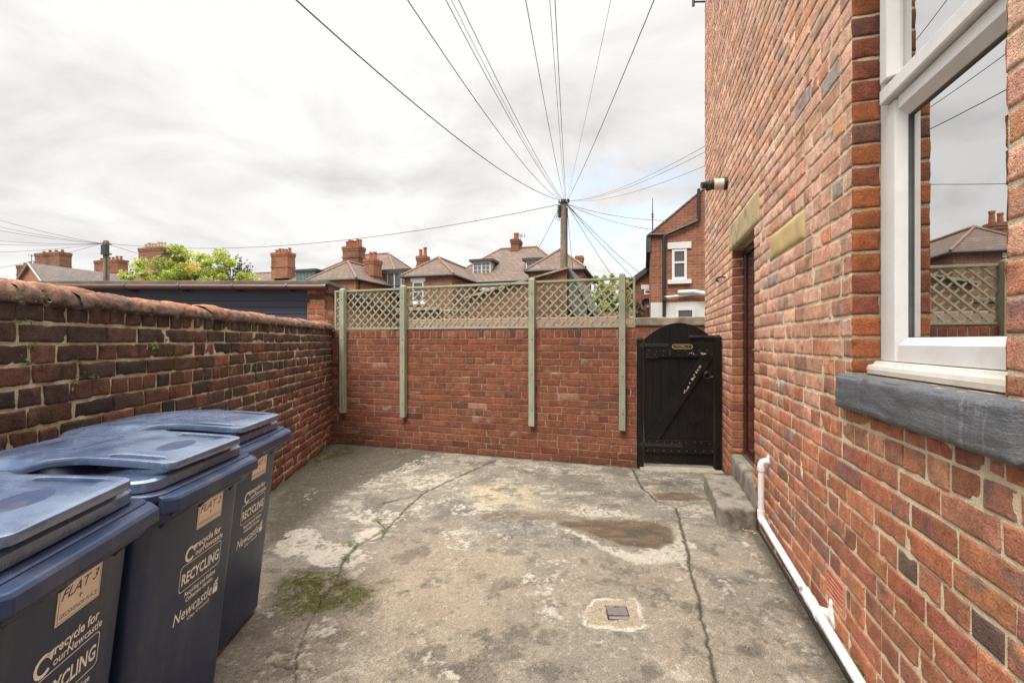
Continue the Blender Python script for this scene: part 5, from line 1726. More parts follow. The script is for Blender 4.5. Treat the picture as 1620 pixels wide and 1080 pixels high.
for o, (x, y, rz), lab, num in zip(bins, ((-1.543, 2.205, 4.2), (-1.408, 1.633, 2.2), (-1.352, 1.035, 10.0)),
        ('navy recycling wheelie bin labelled FLAT 1, farthest of the three along the left wall',
         'navy recycling wheelie bin labelled FLAT 2, standing between two like it',
         'navy recycling wheelie bin labelled FLAT 3, nearest one cut off by the picture edge'), '123'):
    o.location = (x, y, 0.0); o.rotation_euler = (0, 0, R(rz)); o['label'] = lab
    p, t = plate_geo(num)
    po = p.build('flat_label', M_PLATE, o); po['label'] = 'beige label reading FLAT ' + num
    t.build('label_text', M_INK, po)

# ------------------------------------------------------------------ drain cover in the yard
dx, dy = gp(977, 970)
drain = thing('drain_cover', 'small ribbed metal drain cover set in a cement patch in the yard', 'drain cover', (dx, dy, 0), R(-4))
m = MB()
W_, D_ = .055, .062
m.mi = 1; m.box(-W_ - .004, W_ + .004, -D_ - .004, D_ + .004, -.01, .0035); m.mi = 0
m.box(-W_, W_, -D_ + .034, D_, .0, .006)
m.mi = 2; m.box(-W_ + .004, W_ - .002, -D_ + .004, -D_ + .026, .0, .0065)
for k in range(-9, 10):
    x0 = k * .0125
    pts = []
    A, B_ = (x0 - .045, -D_ + .038), (x0 + .045, D_ - .004)
    lo = max(0, (-W_ + .004 - A[0]) / .09); hi = min(1, (W_ - .004 - A[0]) / .09)
    if hi - lo < .06: continue
    q0 = (A[0] + .09 * lo, A[1] + (B_[1] - A[1]) * lo); q1 = (A[0] + .09 * hi, A[1] + (B_[1] - A[1]) * hi)
    w_ = .0026
    m.mi = 2; m.hexa([(q0[0] - w_, q0[1] + w_, .0061), (q0[0] + w_, q0[1] - w_, .0061), (q1[0] + w_, q1[1] - w_, .0061), (q1[0] - w_, q1[1] + w_, .0061)],
           [(q0[0] - w_ * .6, q0[1] + w_ * .6, .009), (q0[0] + w_ * .6, q0[1] - w_ * .6, .009), (q1[0] + w_ * .6, q1[1] - w_ * .6, .009), (q1[0] - w_ * .6, q1[1] + w_ * .6, .009)])
m.build('cover_plate', (weathered('dark_purple_iron', (0.055, 0.042, 0.042), .6, .3, 30, 150, .3, .001), M_DARKHOLE, weathered('worn_bright_iron', (0.185, 0.155, 0.15), .5, .25, 30, 150, .3, .001)), drain)
m = MB(); m.box(-.014, .014, D_ - .018, D_ - .012, .0065, .0095); m.build('key_slot', M_DARKHOLE, drain)

# ------------------------------------------------------------------ plants and litter
def leaf_cluster(n, spread, size, rg, up=0.6, shape=None):
    V, Fq, C = [], [], []
    for i in range(n):
        p = rg.normal(size=3) * spread
        p[2] = abs(p[2])
        if shape is not None: p = shape(rg)
        a = rg.normal(size=3); a[2] *= .6; a /= np.linalg.norm(a) + 1e-9
        b = np.cross(a, rg.normal(size=3)); b /= np.linalg.norm(b) + 1e-9
        s = size * (0.6 + .8 * rg.random())
        l, w_ = s, s * .45
        o = len(V)
        V += [p - b * w_ * .15, p + a * l * .5 + b * w_ * .5 , p + a * l, p + a * l * .5 - b * w_ * .5]
        Fq.append((o, o + 1, o + 2, o + 3))
        k = 0.6 + .8 * rg.random()
        C += [(k, k, k * .9)] * 4
    return np.array(V), np.array(Fq), np.array(C)
def weed(name, loc, n, spread, size, label, cat, group, mat=M_LEAF_WEED, seed=0, flat=(1, 1, 1)):
    rg = np.random.default_rng(seed)
    V, Fq, C = leaf_cluster(n, 1.0, size, rg, shape=lambda r_: np.array([r_.normal() * spread * flat[0], r_.normal() * spread * flat[1], abs(r_.normal()) * spread * flat[2]]))
    o = np_mesh(name, V, Fq, C, None, (mat,), None, False)
    o.location = loc
    return tag(o, label, cat, group)
def left_pt(px, py):
    k = (px - 810) / F
    s = (k * LO[1] - LO[0]) / (LT[0] - k * LT[1])
    Y = LO[1] + LT[1] * s
    return lp(s, 0.008, zpx(py, Y))
WG = 'weeds growing from the old left wall'
for i, (px, py, n, sp, lab) in enumerate((
        (10, 478, 40, .016, 'mossy weed under the coping at the left edge of the old wall'),
        (55, 480, 60, .02, 'long mossy weed tuft under the coping near the left end'),
        (33, 511, 26, .012, 'small weed in the first joint below the coping course'),
        (48, 551, 30, .012, 'small green weed in the old wall near its left end'),
        (42, 576, 24, .01, 'thin weed trailing down a vertical joint of the old wall'),
        (120, 575, 34, .013, 'green weed sprig beside a dark brick of the old wall'),
        (141, 598, 55, .016, 'largest leafy weed on the old wall'),
        (116, 606, 30, .012, 'low weed sprig just left of the largest weed'),
        (240, 552, 60, .017, 'bushy weed sprig high on the old wall'),
        (266, 562, 26, .012, 'small weed right of the bushy sprig'),
        (370, 588, 26, .014, 'lone weed half way along the old wall'),
        (413, 580, 14, .01, 'tiny weed nearest the far end of the old wall'),
        (330, 500, 16, .012, 'small weed on the rounded coping'),
        (68, 715, 24, .012, 'weed in the old wall just above the middle bin'))):
    p = left_pt(px, py)
    weed('weed', p, n, sp, 0.014, lab, 'weed', WG, M_LEAF_WEED, 100 + i, (.5, 1.2, 1.1))
GG = 'weeds in the yard floor'
for i, (px, py, n, sp, lab) in enumerate((
        (597, 824, 70, .022, 'bright green weed at the top of the small crack loop'),
        (608, 840, 50, .02, 'trailing weed on the right of the small crack loop'),
        (553, 862, 80, .022, 'green weed at the corner of the yard crack'),
        (546, 884, 40, .02, 'dark weed lower down the yard crack'),
        (457, 756, 60, .03, 'weed at the foot of the left wall beside the far bin'),
        (438, 772, 24, .02, 'tiny weed nearest the far bin'),
        (496, 717, 26, .02, 'small weed low in the far left corner'),
        (660, 713, 30, .022, 'weed at the foot of the red wall'),
        (830, 724, 24, .02, 'small weed at the foot of the red wall near the third post'),
        (1012, 752, 34, .02, 'weed below the gate post'),
        (1117, 790, 36, .02, 'weed beside the doorstep'),
        (1187, 765, 40, .018, 'moss tuft between doorstep and threshold'))):
    x, y = gp(px, py)
    z = .152 if 'threshold' in lab else 0.0
    if z: x, y = gp(px, py, z)
    weed('weed', (x, y, z), n, sp, .013, lab, 'weed', GG, M_LEAF_WEED, 140 + i, (1, 1, .28))
p = hp(1.93, .006, .115)
weed('weed', p, 60, .018, .02, 'little green weed at the foot of the house wall below the air vent', 'weed', 'weeds by the house wall', M_LEAF_WEED, 170)
def back_pt(px, py, d=.008):
    s = s_at_px(px); q = bp(s, d, 0); return bp(s, d, zpx(py, q.y))
weed('weed', back_pt(660, 538), 30, .02, .02, 'dry weed in the top course of the red wall', 'weed', 'weeds on the red wall', M_LEAF_DRY, 171, (1, .4, .7))
# moss cushions over the dark green patch
rg = np.random.default_rng(77)
mm, MX, MY = MOSS
cand = np.where(mm > 0.55)[0]
pickd = rg.choice(cand, 11000)
V, Fq, C = [], [], []
for i in pickd:
    p = np.array([MX[i], MY[i], 0.004]) + rg.normal(size=3) * [.004, .004, .002]
    a = rg.normal(size=3); a[2] = abs(a[2]) + .3; a /= np.linalg.norm(a)
    b = np.cross(a, rg.normal(size=3)); b /= np.linalg.norm(b)
    l = .0025 + .0045 * rg.random()
    o = len(V); V += [p - b * l * .4, p + b * l * .4, p + a * l]; Fq.append((o, o + 1, o + 2))
    k = .45 + .9 * rg.random(); C += [(k, k * .9, k * .6)] * 3
tag(np_mesh('moss', np.array(V), np.array(Fq), np.array(C), None, (leaf_material('moss_green', (0.085, 0.08, 0.014), (0.15, 0.135, 0.026), .1),), None, False), kind='stuff')
# dead leaves swept against the step
V, Fq, C = [], [], []
for i in range(70):
    if i < 52:
        s = 3.61 - abs(rg.normal()) * .05; d = .04 + abs(rg.normal()) * .09
        q = hp(s, d, .004)
    else:
        s = rg.uniform(2.4, 3.5); q = hp(s, .07 + abs(rg.normal()) * .04, .004)
    q = np.array(q) + [0, 0, rg.random() * .012]
    a = rg.normal(size=3) * [1, 1, .3]; a /= np.linalg.norm(a); b = np.cross(a, [0, 0, 1.0]) + rg.normal(size=3) * .25; b /= np.linalg.norm(b)
    l = .012 + .02 * rg.random()
    o = len(V); V += [q - a * l * .5, q + b * l * .25 + [0, 0, .003], q + a * l * .5, q - b * l * .25]; Fq.append((o, o + 1, o + 2, o + 3))
    k = .5 + .7 * rg.random(); C += [(k, k * .9, k * .8)] * 4
tag(np_mesh('leaf_litter', np.array(V), np.array(Fq), np.array(C), None, (M_LEAF_DRY,), None, False), kind='stuff')
# loose grit
V, Fq, C = [], [], []
for i in range(900):
    x, y = rg.uniform(-2.2, 2.0), rg.uniform(1.5, 5.4)
    if x > .87 + .29 * y - .08: continue
    r_ = .0012 + .0028 * rg.random() ** 2; h = r_ * 1.1
    o = len(V)
    for k in range(5):
        a = 6.283 * k / 5 + rg.random() * .7; V.append((x + r_ * math.cos(a), y + r_ * math.sin(a), 0.001))
    V.append((x, y, h + .003))
    for k in range(5): Fq.append((o + k, o + (k + 1) % 5, o + 5))
    c = rg.choice([.12, .3, .55, .75], p=[.4, .3, .2, .1]); C += [(c, c * .9, c * .75)] * 6
t_ = NT('grit'); t_.fin(t_.attr('col'), .9)
tag(np_mesh('grit', np.array(V), np.array(Fq), np.array(C), None, (t_.m,), None, False), kind='stuff')
# ------------------------------------------------------------------ houses behind, poles, cables, trees
TH = -math.asin(0.28)
def uv(X, Y): return (X * .96 - Y * .28, X * .28 + Y * .96)
def xy(u, v): return (.96 * u + .28 * v, -.28 * u + .96 * v)
def on_v(px, v):
    k = (px - 810) / F; Y = v / (.96 + .28 * k); u, _ = uv(k * Y, Y); return u, Y
class Home:
    """a building whose parts are drawn in terrace coordinates (u along the row, v away from the yard)"""
    def __init__(self, name, label, cat, u, v, group=None):
        self.u, self.v = u, v
        self.o = thing(name, label, cat, (*xy(u, v), 0), TH, group)
    def L(self, u, v, z): return Vector((u - self.u, v - self.v, z))
    def box(self, m, u0, u1, v0, v1, z0, z1):
        m.box(u0 - self.u, u1 - self.u, v0 - self.v, v1 - self.v, z0, z1); return m
    def part(self, name, m, mat, parent=None, **k):
        return m.build(name, mat, parent or self.o, **k)
    def hip(self, u0, u1, v0, v1, ze, zr, hf, hb, hl=None, hr=None, along='v', th=0.1, over=.15, mat=None):
        """hipped or gabled roof; along 'v': ridge runs in v, hf/hb hip lengths at the front/back; 'u': hl/hr"""
        mat = mat or M_ROOF
        m = MB()
        a0, a1, b0, b1 = u0 - over, u1 + over, v0 - over, v1 + over
        if along == 'v':
            c = (u0 + u1) / 2
            r0, r1 = (c, b0 + hf), (c, b1 - hb)
        else:
            c = (v0 + v1) / 2
            r0, r1 = (a0 + hl, c), (a1 - hr, c)
        L = self.L
        A, B_, Cc, D = (a0, b0), (a1, b0), (a1, b1), (a0, b1)
        top = lambda p, z: L(p[0], p[1], z)
        if along == 'v':
            fs = [(A, B_, r0), (B_, Cc, r1, r0), (Cc, D, r1), (D, A, r0, r1)]
        else:
            fs = [(A, B_, r1, r0), (B_, Cc, r1), (Cc, D, r0, r1), (D, A, r0)]
        zz = {r0: zr, r1: zr}
        for f in fs:
            m.poly([top(p, zz.get(p, ze)) for p in f])
        m.poly([top(p, ze - .02) for p in (A, D, Cc, B_)])
        for p, q in ((A, B_), (B_, Cc), (Cc, D), (D, A)):
            m.poly([top(p, ze - .02), top(q, ze - .02), top(q, ze), top(p, ze)])
        ro = self.part('roof', m, mat)
        rt = MB()
        for p in (A, B_, Cc, D):
            r_ = min((r0, r1), key=lambda q: math.hypot(q[0] - p[0], q[1] - p[1]))
            rt.tube([top(p, ze + .01), top(r_, zr + .01)], .07, 5)
        rt.tube([top(r0, zr + .02), top(r1, zr + .02)], .08, 5)
        self.part('ridge_tiles', rt, M_RIDGE, ro)
        g = MB()
        for p, q in ((A, B_), (B_, Cc), (D, A)):
            g.tube([top(p, ze - .06), top(q, ze - .06)], .06, 6)
        self.part('gutter', g, M_LEAD)
        return ro
    def chimney(self, u0, u1, v0, v1, z0, z1, pots, mat=None, pot_h=.45, potmat=None, bands=True):
        m = MB()
        hh = z1 - pot_h
        self.box(m, u0, u1, v0, v1, z0, hh - .32)
        self.box(m, u0 - .03, u1 + .03, v0 - .03, v1 + .03, hh - .32, hh - .18)
        self.box(m, u0 - .055, u1 + .055, v0 - .055, v1 + .055, hh - .18, hh - .05)
        self.box(m, u0 - .03, u1 + .03, v0 - .03, v1 + .03, hh - .05, hh)
        if bands: self.box(m, u0 - .04, u1 + .04, v0 - .04, v1 + .04, z0 + (hh - z0) * .42, z0 + (hh - z0) * .42 + .1)
        c = self.part('chimney', m, mat or M_FB_BROWN)
        for k in range(pots):
            t = (k + .5) / pots
            pu = u0 + (u1 - u0) * t if (u1 - u0) >= (v1 - v0) else (u0 + u1) / 2
            pv = v0 + (v1 - v0) * t if (v1 - v0) > (u1 - u0) else (v0 + v1) / 2
            p = MB(); h = pot_h * (0.85 + .3 * ((k * 37) % 10) / 10)
            L = self.L
            p.tube([L(pu, pv, hh - .02), L(pu, pv, hh + h * .8), L(pu, pv, hh + h * .82), L(pu, pv, hh + h)], [.13, .1, .125, .12], 10)
            self.part('chimney_pot', p, potmat or M_POT, c)
        return c
    def window(self, u0, u1, v, z0, z1, name='window', frame=M_FAR_UPVC, bars=(0, 1), lintel=True, sill=True, split=.5, glass=None, fw=.06, stone=None):
        m = MB()
        self.box(m, u0, u1, v - .02, v + .05, z0, z0 + fw); self.box(m, u0, u1, v - .02, v + .05, z1 - fw, z1)
        self.box(m, u0, u0 + fw, v - .02, v + .05, z0 + fw, z1 - fw); self.box(m, u1 - fw, u1, v - .02, v + .05, z0 + fw, z1 - fw)
        nx, nz = bars
        for k in range(1, nx + 1):
            c = u0 + (u1 - u0) * k / (nx + 1); self.box(m, c - fw * .35, c + fw * .35, v - .015, v + .04, z0 + fw, z1 - fw)
        for k in range(1, nz + 1):
            c = z0 + (z1 - z0) * (split if nz == 1 else k / (nz + 1)); self.box(m, u0 + fw, u1 - fw, v - .018, v + .045, c - fw * .4, c + fw * .4)
        w_ = self.part(name, m, frame)
        g = MB(); self.box(g, u0 + fw * .5, u1 - fw * .5, v + .0, v + .02, z0 + fw * .5, z1 - fw * .5); self.part('pane', g, glass or M_GLASS_FAR, w_)
        if lintel:
            s = MB(); self.box(s, u0 - .12, u1 + .12, v - .035, v + .1, z1 + .01, z1 + .2); self.part('lintel', s, stone or M_FAR_UPVC, w_)
        if sill:
            s = MB(); self.box(s, u0 - .12, u1 + .12, v - .08, v + .1, z0 - .13, z0 - .005); self.part('sill', s, stone or M_FAR_UPVC, w_)
        return w_
    def dormer(self, px0, px1, py0, py1, v, depth, bars, frame, roofm, cheek):
        u0, Y0 = on_v(px0, v); u1, Y1 = on_v(px1, v); Y = (Y0 + Y1) / 2
        z0, z1 = zpx(py1, Y), zpx(py0, Y)
        m = MB(); self.box(m, u0 + .03, u1 - .03, v + .06, v + depth, z0 - .3, z1 - .16)
        d = self.part('dormer', m, cheek)
        r_ = MB(); self.box(r_, u0 - .2, u1 + .2, v - .15, v + depth, z1 - .15, z1); self.part('dormer_roof', r_, roofm, d)
        nx, nz = bars
        fw = .07
        w_ = MB()
        self.box(w_, u0, u1, v, v + .05, z0, z0 + fw); self.box(w_, u0, u1, v, v + .05, z1 - .15 - fw, z1 - .152)
        for k in range(nx + 2):
            c = u0 + fw / 2 + (u1 - u0 - fw) * k / (nx + 1); hw = fw / 2 if k in (0, nx + 1) else fw * (.5 if k % 2 == 0 else .25)
            self.box(w_, c - hw, c + hw, v - .002, v + .048, z0 + fw, z1 - .15 - fw)
        for k in range(1, nz + 1):
            c = z0 + (z1 - .15 - z0) * k / (nz + 1); self.box(w_, u0 + fw, u1 - fw, v + .002, v + .046, c - .015, c + .015)
        self.part('dormer_window', w_, frame, d)
        g = MB(); self.box(g, u0 + .03, u1 - .03, v + .02, v + .04, z0 + .03, z1 - .18); self.part('dormer_pane', g, M_GLASS_FAR, d)

# ---- the pair of houses straight behind
V0 = 22.15; VM = 25.85; ZE = 5.0
hC = Home('brick_house', 'brick house straight behind with hipped roof, two white dormers and tall ridge chimney', 'house', -8.3, VM)
m = MB(); hC.box(m, -12.1, -3.9, VM, VM + 8, 0, ZE); hC.part('wall', m, M_FB_RED)
ua0, _ = on_v(640, V0); ua1, _ = on_v(715, V0)
m = MB(); hC.box(m, ua0, ua1, V0, VM - .003, 0, ZE); hC.part('rear_wing', m, M_FB_BROWN)
ub0, _ = on_v(836, V0); ub1, _ = on_v(922, V0)
m = MB(); hC.box(m, ub0, ub1, V0, VM - .003, 0, ZE); hC.part('rear_wing', m, M_FB_RED)
hC.hip(-12.1, -3.9, VM, VM + 8, ZE + .05, 7.78, 0, 0, 2.7, 3.2, 'u')
hC.hip(ua0, ua1, V0, VM + 2.3, ZE, 6.16, 1.4, 0, along='v')
hC.hip(ub0, ub1, V0, VM + 2.3, ZE, 6.2, 1.4, 0, along='v')
def chim(h, px0, px1, py0, py1, v, dv, pots, **k):
    u0, Y0 = on_v(px0, v); u1, Y1 = on_v(px1, v); Y = (Y0 + Y1) / 2
    h.chimney(u0, u1, v, v + dv, zpx(py1, Y) - .4, zpx(py0, Y), pots, **k)
chim(hC, 808, 820, 366, 402, VM + 3.6, .9, 2, pot_h=.5)
chim(hC, 659, 673, 391, 424, VM + .6, .55, 2, pot_h=.55)
chim(hC, 911, 921, 403, 424, VM + .3, .5, 0, pot_h=.05, mat=M_FB_ORANGE, bands=False)
hC.dormer(748, 776, 410, 434, VM + 0.9, 2.4, (3, 2), M_FAR_UPVC, M_LEAD, M_FAR_UPVC)
hC.dormer(832, 862, 408, 431, VM + 0.9, 2.4, (2, 0), M_FAR_UPVC, M_LEAD, M_FAR_UPVC)
u0, Y = on_v(653, V0); u1, _ = on_v(670, V0)
hC.window(u0, u1, V0, zpx(478, Y), zpx(446, Y), bars=(0, 1))
u0, _ = on_v(742, VM); u1, _ = on_v(752, VM)
hC.window(u0 - .25, u1 + .1, VM, 2.3, 4.1, bars=(0, 1))
u0, _ = on_v(762, VM); u1, _ = on_v(800, VM); hC.window(u0, u1, VM, 3.0, 4.5, bars=(2, 1))
# ---- next house to the left
hD = Home('brick_house', 'brick house left of centre behind with a green dormer and big striped chimney', 'house', -20.5, VM)
m = MB(); hD.box(m, -24.6, -15.2, VM, VM + 8, 0, ZE); hD.part('wall', m, M_FB_RED)
ud0, _ = on_v(491, V0); ud1, _ = on_v(562.6, V0)
m = MB(); hD.box(m, ud0, ud1, V0, VM - .003, 0, ZE); hD.part('rear_wing', m, M_FB_ORANGE)
hD.hip(-24.2, -15.0, VM, VM + 8, ZE + .05, 7.95, 0, 0, 3.4, 3.4, 'u')
hD.hip(ud0, ud1, V0, VM + 2.6, ZE, 6.25, 1.55, 0, along='v')
chim(hD, 542, 567, 378, 412, VM + 1.6, .8, 6, pot_h=.5)
chim(hD, 576, 591, 396, 446, VM - 1.6, .9, 2, pot_h=.5, mat=M_FB_ORANGE)
hD.dormer(468, 498, 426, 446, VM + .3, 2.4, (4, 1), M_GREENPAINT, M_LEAD, M_GREENPAINT)
hD.dormer(602, 646, 426, 458, VM - .2, 3.0, (3, 0), M_FAR_UPVC, M_LEAD, M_LEAD)
m = MB(); u0, Y = on_v(566, V0 + .4); m.tube([hD.L(ud1 + .04, V0 + .3, 0.5), hD.L(ud1 + .04, V0 + .3, ZE - .1)], .05, 8); hD.part('drainpipe', m, M_PIPEBLACK)
u0, _ = on_v(541, V0); u1, Y = on_v(553, V0); hD.window(u0 - .1, u1, V0, 2.4, 4.2, lintel=True, stone=M_SANDSTONE)
# ---- far left row
hF = Home('brick_house', 'brick house at the far left with a small gable and two wide chimney stacks', 'house', -45, 24)
uf0, _ = on_v(23, 22); uf1, _ = on_v(76, 22)
m = MB(); hF.box(m, uf0, uf1, 22, 31, 0, 5.3)
_, Yf = on_v(48, 22)
cu = (uf0 + uf1) / 2; zap = zpx(418, Yf)
m.prism([hF.L(uf0, 22, 5.3), hF.L(uf1, 22, 5.3), hF.L(cu, 22, zap - .05)], (0, 9, 0))
hF.part('wall', m, M_FB_PALE)
m = MB()
for sgn, ue in ((-1, uf0 - .1), (1, uf1 + .1)):
    zl = 5.3 - .1
    m.hexa([hF.L(ue, 21.85, zl - .05), hF.L(cu, 21.85, zap - .03), hF.L(cu, 31, zap - .03), hF.L(ue, 31, zl - .05)],
           [hF.L(ue, 21.85, zl + .07), hF.L(cu, 21.85, zap + .09), hF.L(cu, 31, zap + .09), hF.L(ue, 31, zl + .07)])
hF.part('roof', m, M_ROOFGREY)
m = MB()
for ue in (uf0 - .1, uf1 + .1):
    m.tube([hF.L(ue, 21.8, 5.25), hF.L(cu, 21.8, zap + .06)], .06, 5)
hF.part('barge_board', m, M_LIGHTLEAD)
m = MB(); um0, um1 = uf1 - 2.2, uf1 + 5.2
hF.box(m, um0, um1, 26, 34, 0, 4.9); hF.part('main_wall', m, M_FB_RED)
hF.hip(um0, um1 + .3, 26, 34, 4.95, 6.7, 0, 0, .6, .3, 'u', mat=M_ROOFGREY)
chim(hF, 55, 94, 394, 431, 27.5, .9, 4, pot_h=.3)
chim(hF, 26, 50, 413, 440, 29.5, .9, 3, pot_h=.35)
hG = Home('brick_house', 'brick house with a many potted chimney, half hidden by the bright tree', 'house', -34, 27)
ug0, _ = on_v(150, 27); ug1, _ = on_v(300, 27)
m = MB(); hG.box(m, ug0, ug1, 27, 35, 0, 4.9); hG.part('wall', m, M_FB_RED)
hG.hip(ug0, ug1, 27, 35, 4.95, 6.9, 0, 0, 1.2, .3, 'u', mat=M_ROOFGREY)
chim(hG, 149, 186, 405, 440, 30, .9, 6, pot_h=.35, mat=M_FB_ORANGE)
chim(hG, 219, 254, 382, 425, 29, 1.0, 7, pot_h=.5, potmat=M_POTBUFF)
m = MB(); ug2, Y2 = on_v(232, 27.2)
m.prism([hG.L(ug2 - 2.1, 26.9, 4.9), hG.L(ug2 + 1.2, 26.9, 4.9), hG.L(ug2 + .2, 26.9, 7.3), hG.L(ug2 - .1, 26.9, 7.3)], (0, 4, 0)); hG.part('gable', m, M_FB_PALE)
hE = Home('brick_house', 'brick house behind the tree with a single leaning orange chimney', 'house', -27.5, 27)
ue0, _ = on_v(330, 27); ue1, _ = on_v(478, 27)
m = MB(); hE.box(m, ue0, ue1, 27, 35, 0, 5.0); hE.part('wall', m, M_FB_RED)
hE.hip(ue0, ue1, 27, 35, 5.05, 7.2, 0, 0, .4, 2.4, 'u', mat=M_ROOF)
chim(hE, 429, 455, 392, 432, 29, .8, 5, pot_h=.35, mat=M_FB_ORANGE)

# ---- garage behind the left wall
GY = 7.35
gar = thing('garage', 'low garage with navy blue boards, brown gutter and felt roof behind the left wall', 'garage', (-5.6, GY, 0))
def gl(m, x0, x1, y0, y1, z0, z1): m.box(x0 + 5.6, x1 + 5.6, y0 - GY, y1 - GY, z0, z1); return m
m = MB()
z = 0.1
while z < 2.18:
    gl(m, -8.6, -3.275, GY + .05, GY + .07, z, z + .1)
    m.hexa([(-3.0, .032, z + .0), (2.325, .032, z), (2.325, .05, z), (-3.0, .05, z)], [(-3.0, .04, z + .1), (2.325, .04, z + .1), (2.325, .05, z + .1), (-3.0, .05, z + .1)])
    z += .106
gl(m, -8.6, -3.0, GY + .03, GY + .05, 2.17, 2.33)
m.build('boarded_wall', M_NAVYBOARD, gar)
m = MB(); gl(m, -8.6, -3.28, GY + .07, GY + 4.8, 0, 2.2); m.build('garage_body', M_FB_DARK, gar)
w = Wall()
pc = lambda s, z, rg: pick(rg, ((3, (0.38, 0.13, 0.06)), (2, (0.3, 0.1, 0.05)), (1, (0.45, 0.24, 0.12)), (.6, (0.13, 0.07, 0.05))))
r1 = lay_rows(0, .285, 1.2, 2.29, .084, .285, .012, lambda i, rg: 'S' if i % 2 else 'H', pc, (), .012, 81)
PO = (-3.285 + 5.6, -0.06, 0)
w.add(*brick_field(r1, PO, (1, 0, 0), (0, -1, 0), True, .002, .005, .02, 0, 82), 0)
r2 = lay_rows(0, .46, 1.2, 2.29, .084, .235, .012, lambda i, rg: 'S' if i % 2 == 0 else 'H', pc, (), .012, 83)
w.add(*brick_field(r2, (PO[0] + .285, -0.06, 0), (0, 1, 0), (1, 0, 0), True, .002, .005, .02, 0, 84), 0)
w.slab(PO, (1, 0, 0), (0, -1, 0), .004, .281, 0, 2.285, -.45, -.005)
w.build('brick_pier', (M_BRICK_HOUSE, M_MORTAR_RED), gar)
m = MB(); gl(m, -3.2, -3.02, GY + .41, GY + 4.8, 0, 2.2); m.build('side_wall', M_FB_PALE, gar)
m = MB()
m.hexa([(-3.1, -.2, 2.345), (2.72, -.2, 2.345), (2.72, 5.0, 2.18), (-3.1, 5.0, 2.18)], [(-3.1, -.2, 2.405), (2.72, -.2, 2.405), (2.72, 5.0, 2.24), (-3.1, 5.0, 2.24)])
m.build('felt_roof', M_FELT, gar, bevel=.01)
m = MB()
m.hexa([(2.64, -.17, 2.22), (2.7, -.17, 2.22), (2.7, 4.9, 2.08), (2.64, 4.9, 2.08)], [(2.64, -.17, 2.34), (2.7, -.17, 2.34), (2.7, 4.9, 2.175), (2.64, 4.9, 2.175)])
m.build('barge_board', M_GUTTER, gar)
m = MB()
m.tube([(-3.0, -.19, 2.315), (2.66, -.19, 2.305)], .046, 12); m.tube([(2.62, -.19, 2.305), (2.68, -.19, 2.305)], .054, 12)
for x in (-2.2, -1.35, -.5, .35, 1.2, 2.05):
    m.tube([(x, -.19, 2.31), (x + .03, -.19, 2.31)], .053, 12)
    m.box(x, x + .03, -.15, .03, 2.25, 2.28)
m.build('gutter', M_GUTTER, gar, smooth=True, autosmooth=40)
m = MB(); m.tube([(2.33, -.04, 2.1), (2.33, -.09, 2.1)], .03, 10); m.build('bulkhead_knob', M_PIPEBLACK, gar)

# ---- walls, sheds of the lane between
def lane_wall(px0, px1, v, ztop, mat, label, cop=M_COPING_STONE, th=.25, coph=.1):
    u0, _ = on_v(px0, v); u1, _ = on_v(px1, v)
    h = Home('brick_wall', label, 'wall', (u0 + u1) / 2, v)
    m = MB(); h.box(m, u0, u1, v, v + th, 0, ztop - coph); h.part('wall_face', m, mat)
    if cop:
        m = MB(); h.box(m, u0 - .02, u1 + .02, v - .04, v + th + .04, ztop - coph + .002, ztop); h.part('coping', m, cop, bevel=.02)
    return h
lane_wall(1000, 1150, 8.9, 1.9, M_FB_RED, 'brick lane wall with a thick stone coping just behind the gate', coph=.16)
lane_wall(596, 1003, 10.3, 2.0, M_FB_DARK, 'long dark brick lane wall with pinkish stone coping behind the trellis', weathered('pink_stone_coping', (.33, .2, .14), .9, .25, 3, 40, .4, stain=(.16, .1, .08), stain_amt=.6), coph=.2)
lane_wall(520, 606, 10.6, 2.25, M_FB_ORANGE, 'bright orange brick wall seen through the left bay of the trellis')
lane_wall(606, 690, 14.0, 2.6, M_FB_DARK, 'dark red brick yard wall behind the second trellis post')
lane_wall(690, 860, 14.5, 2.55, M_FB_RED, 'red brick yard wall seen through the middle of the trellis')
lane_wall(930, 1005, 15.0, 2.5, M_FB_ORANGE, 'orange brick yard wall beside the bushes at the right of the trellis', cop=None)
hK = Home('brick_shed', 'brick outbuilding with a sloping stone verge beside the telegraph pole, green felt roof behind', 'outbuilding', -4.0, 12.2)
uk0, Yk = on_v(742, 12.2); uk1, Yk1 = on_v(897, 12.2)
zk0, zk1 = zpx(470, Yk), zpx(426, Yk1)
m = MB(); m.prism([hK.L(uk0, 12.2, 0), hK.L(uk1, 12.2, 0), hK.L(uk1, 12.2, zk1), hK.L(uk0, 12.2, zk0)], (0, 3.4, 0)); hK.part('wall', m, M_FB_BROWN)
m = MB(); m.hexa([hK.L(uk0 - .1, 12.08, zk0 - .05), hK.L(uk1 + .02, 12.08, zk1), hK.L(uk1 + .02, 12.4, zk1), hK.L(uk0 - .1, 12.4, zk0 - .05)],
                 [hK.L(uk0 - .1, 12.08, zk0), hK.L(uk1 + .02, 12.08, zk1 + .05), hK.L(uk1 + .02, 12.3, zk1 + .05), hK.L(uk0 - .1, 12.3, zk0)])
hK.part('verge', m, M_COPING_STONE)
m = MB()
ug, Yg = on_v(931, 12.6)
m.hexa([hK.L(uk1 + .03, 12.25, zk1 - .02), hK.L(ug + .1, 12.25, 2.25), hK.L(ug + .1, 15.4, 2.25), hK.L(uk1 + .03, 15.4, zk1 - .02)],
       [hK.L(uk1 + .03, 12.25, zk1 + .08), hK.L(ug + .1, 12.25, 2.33), hK.L(ug + .1, 15.4, 2.33), hK.L(uk1 + .03, 15.4, zk1 + .08)])
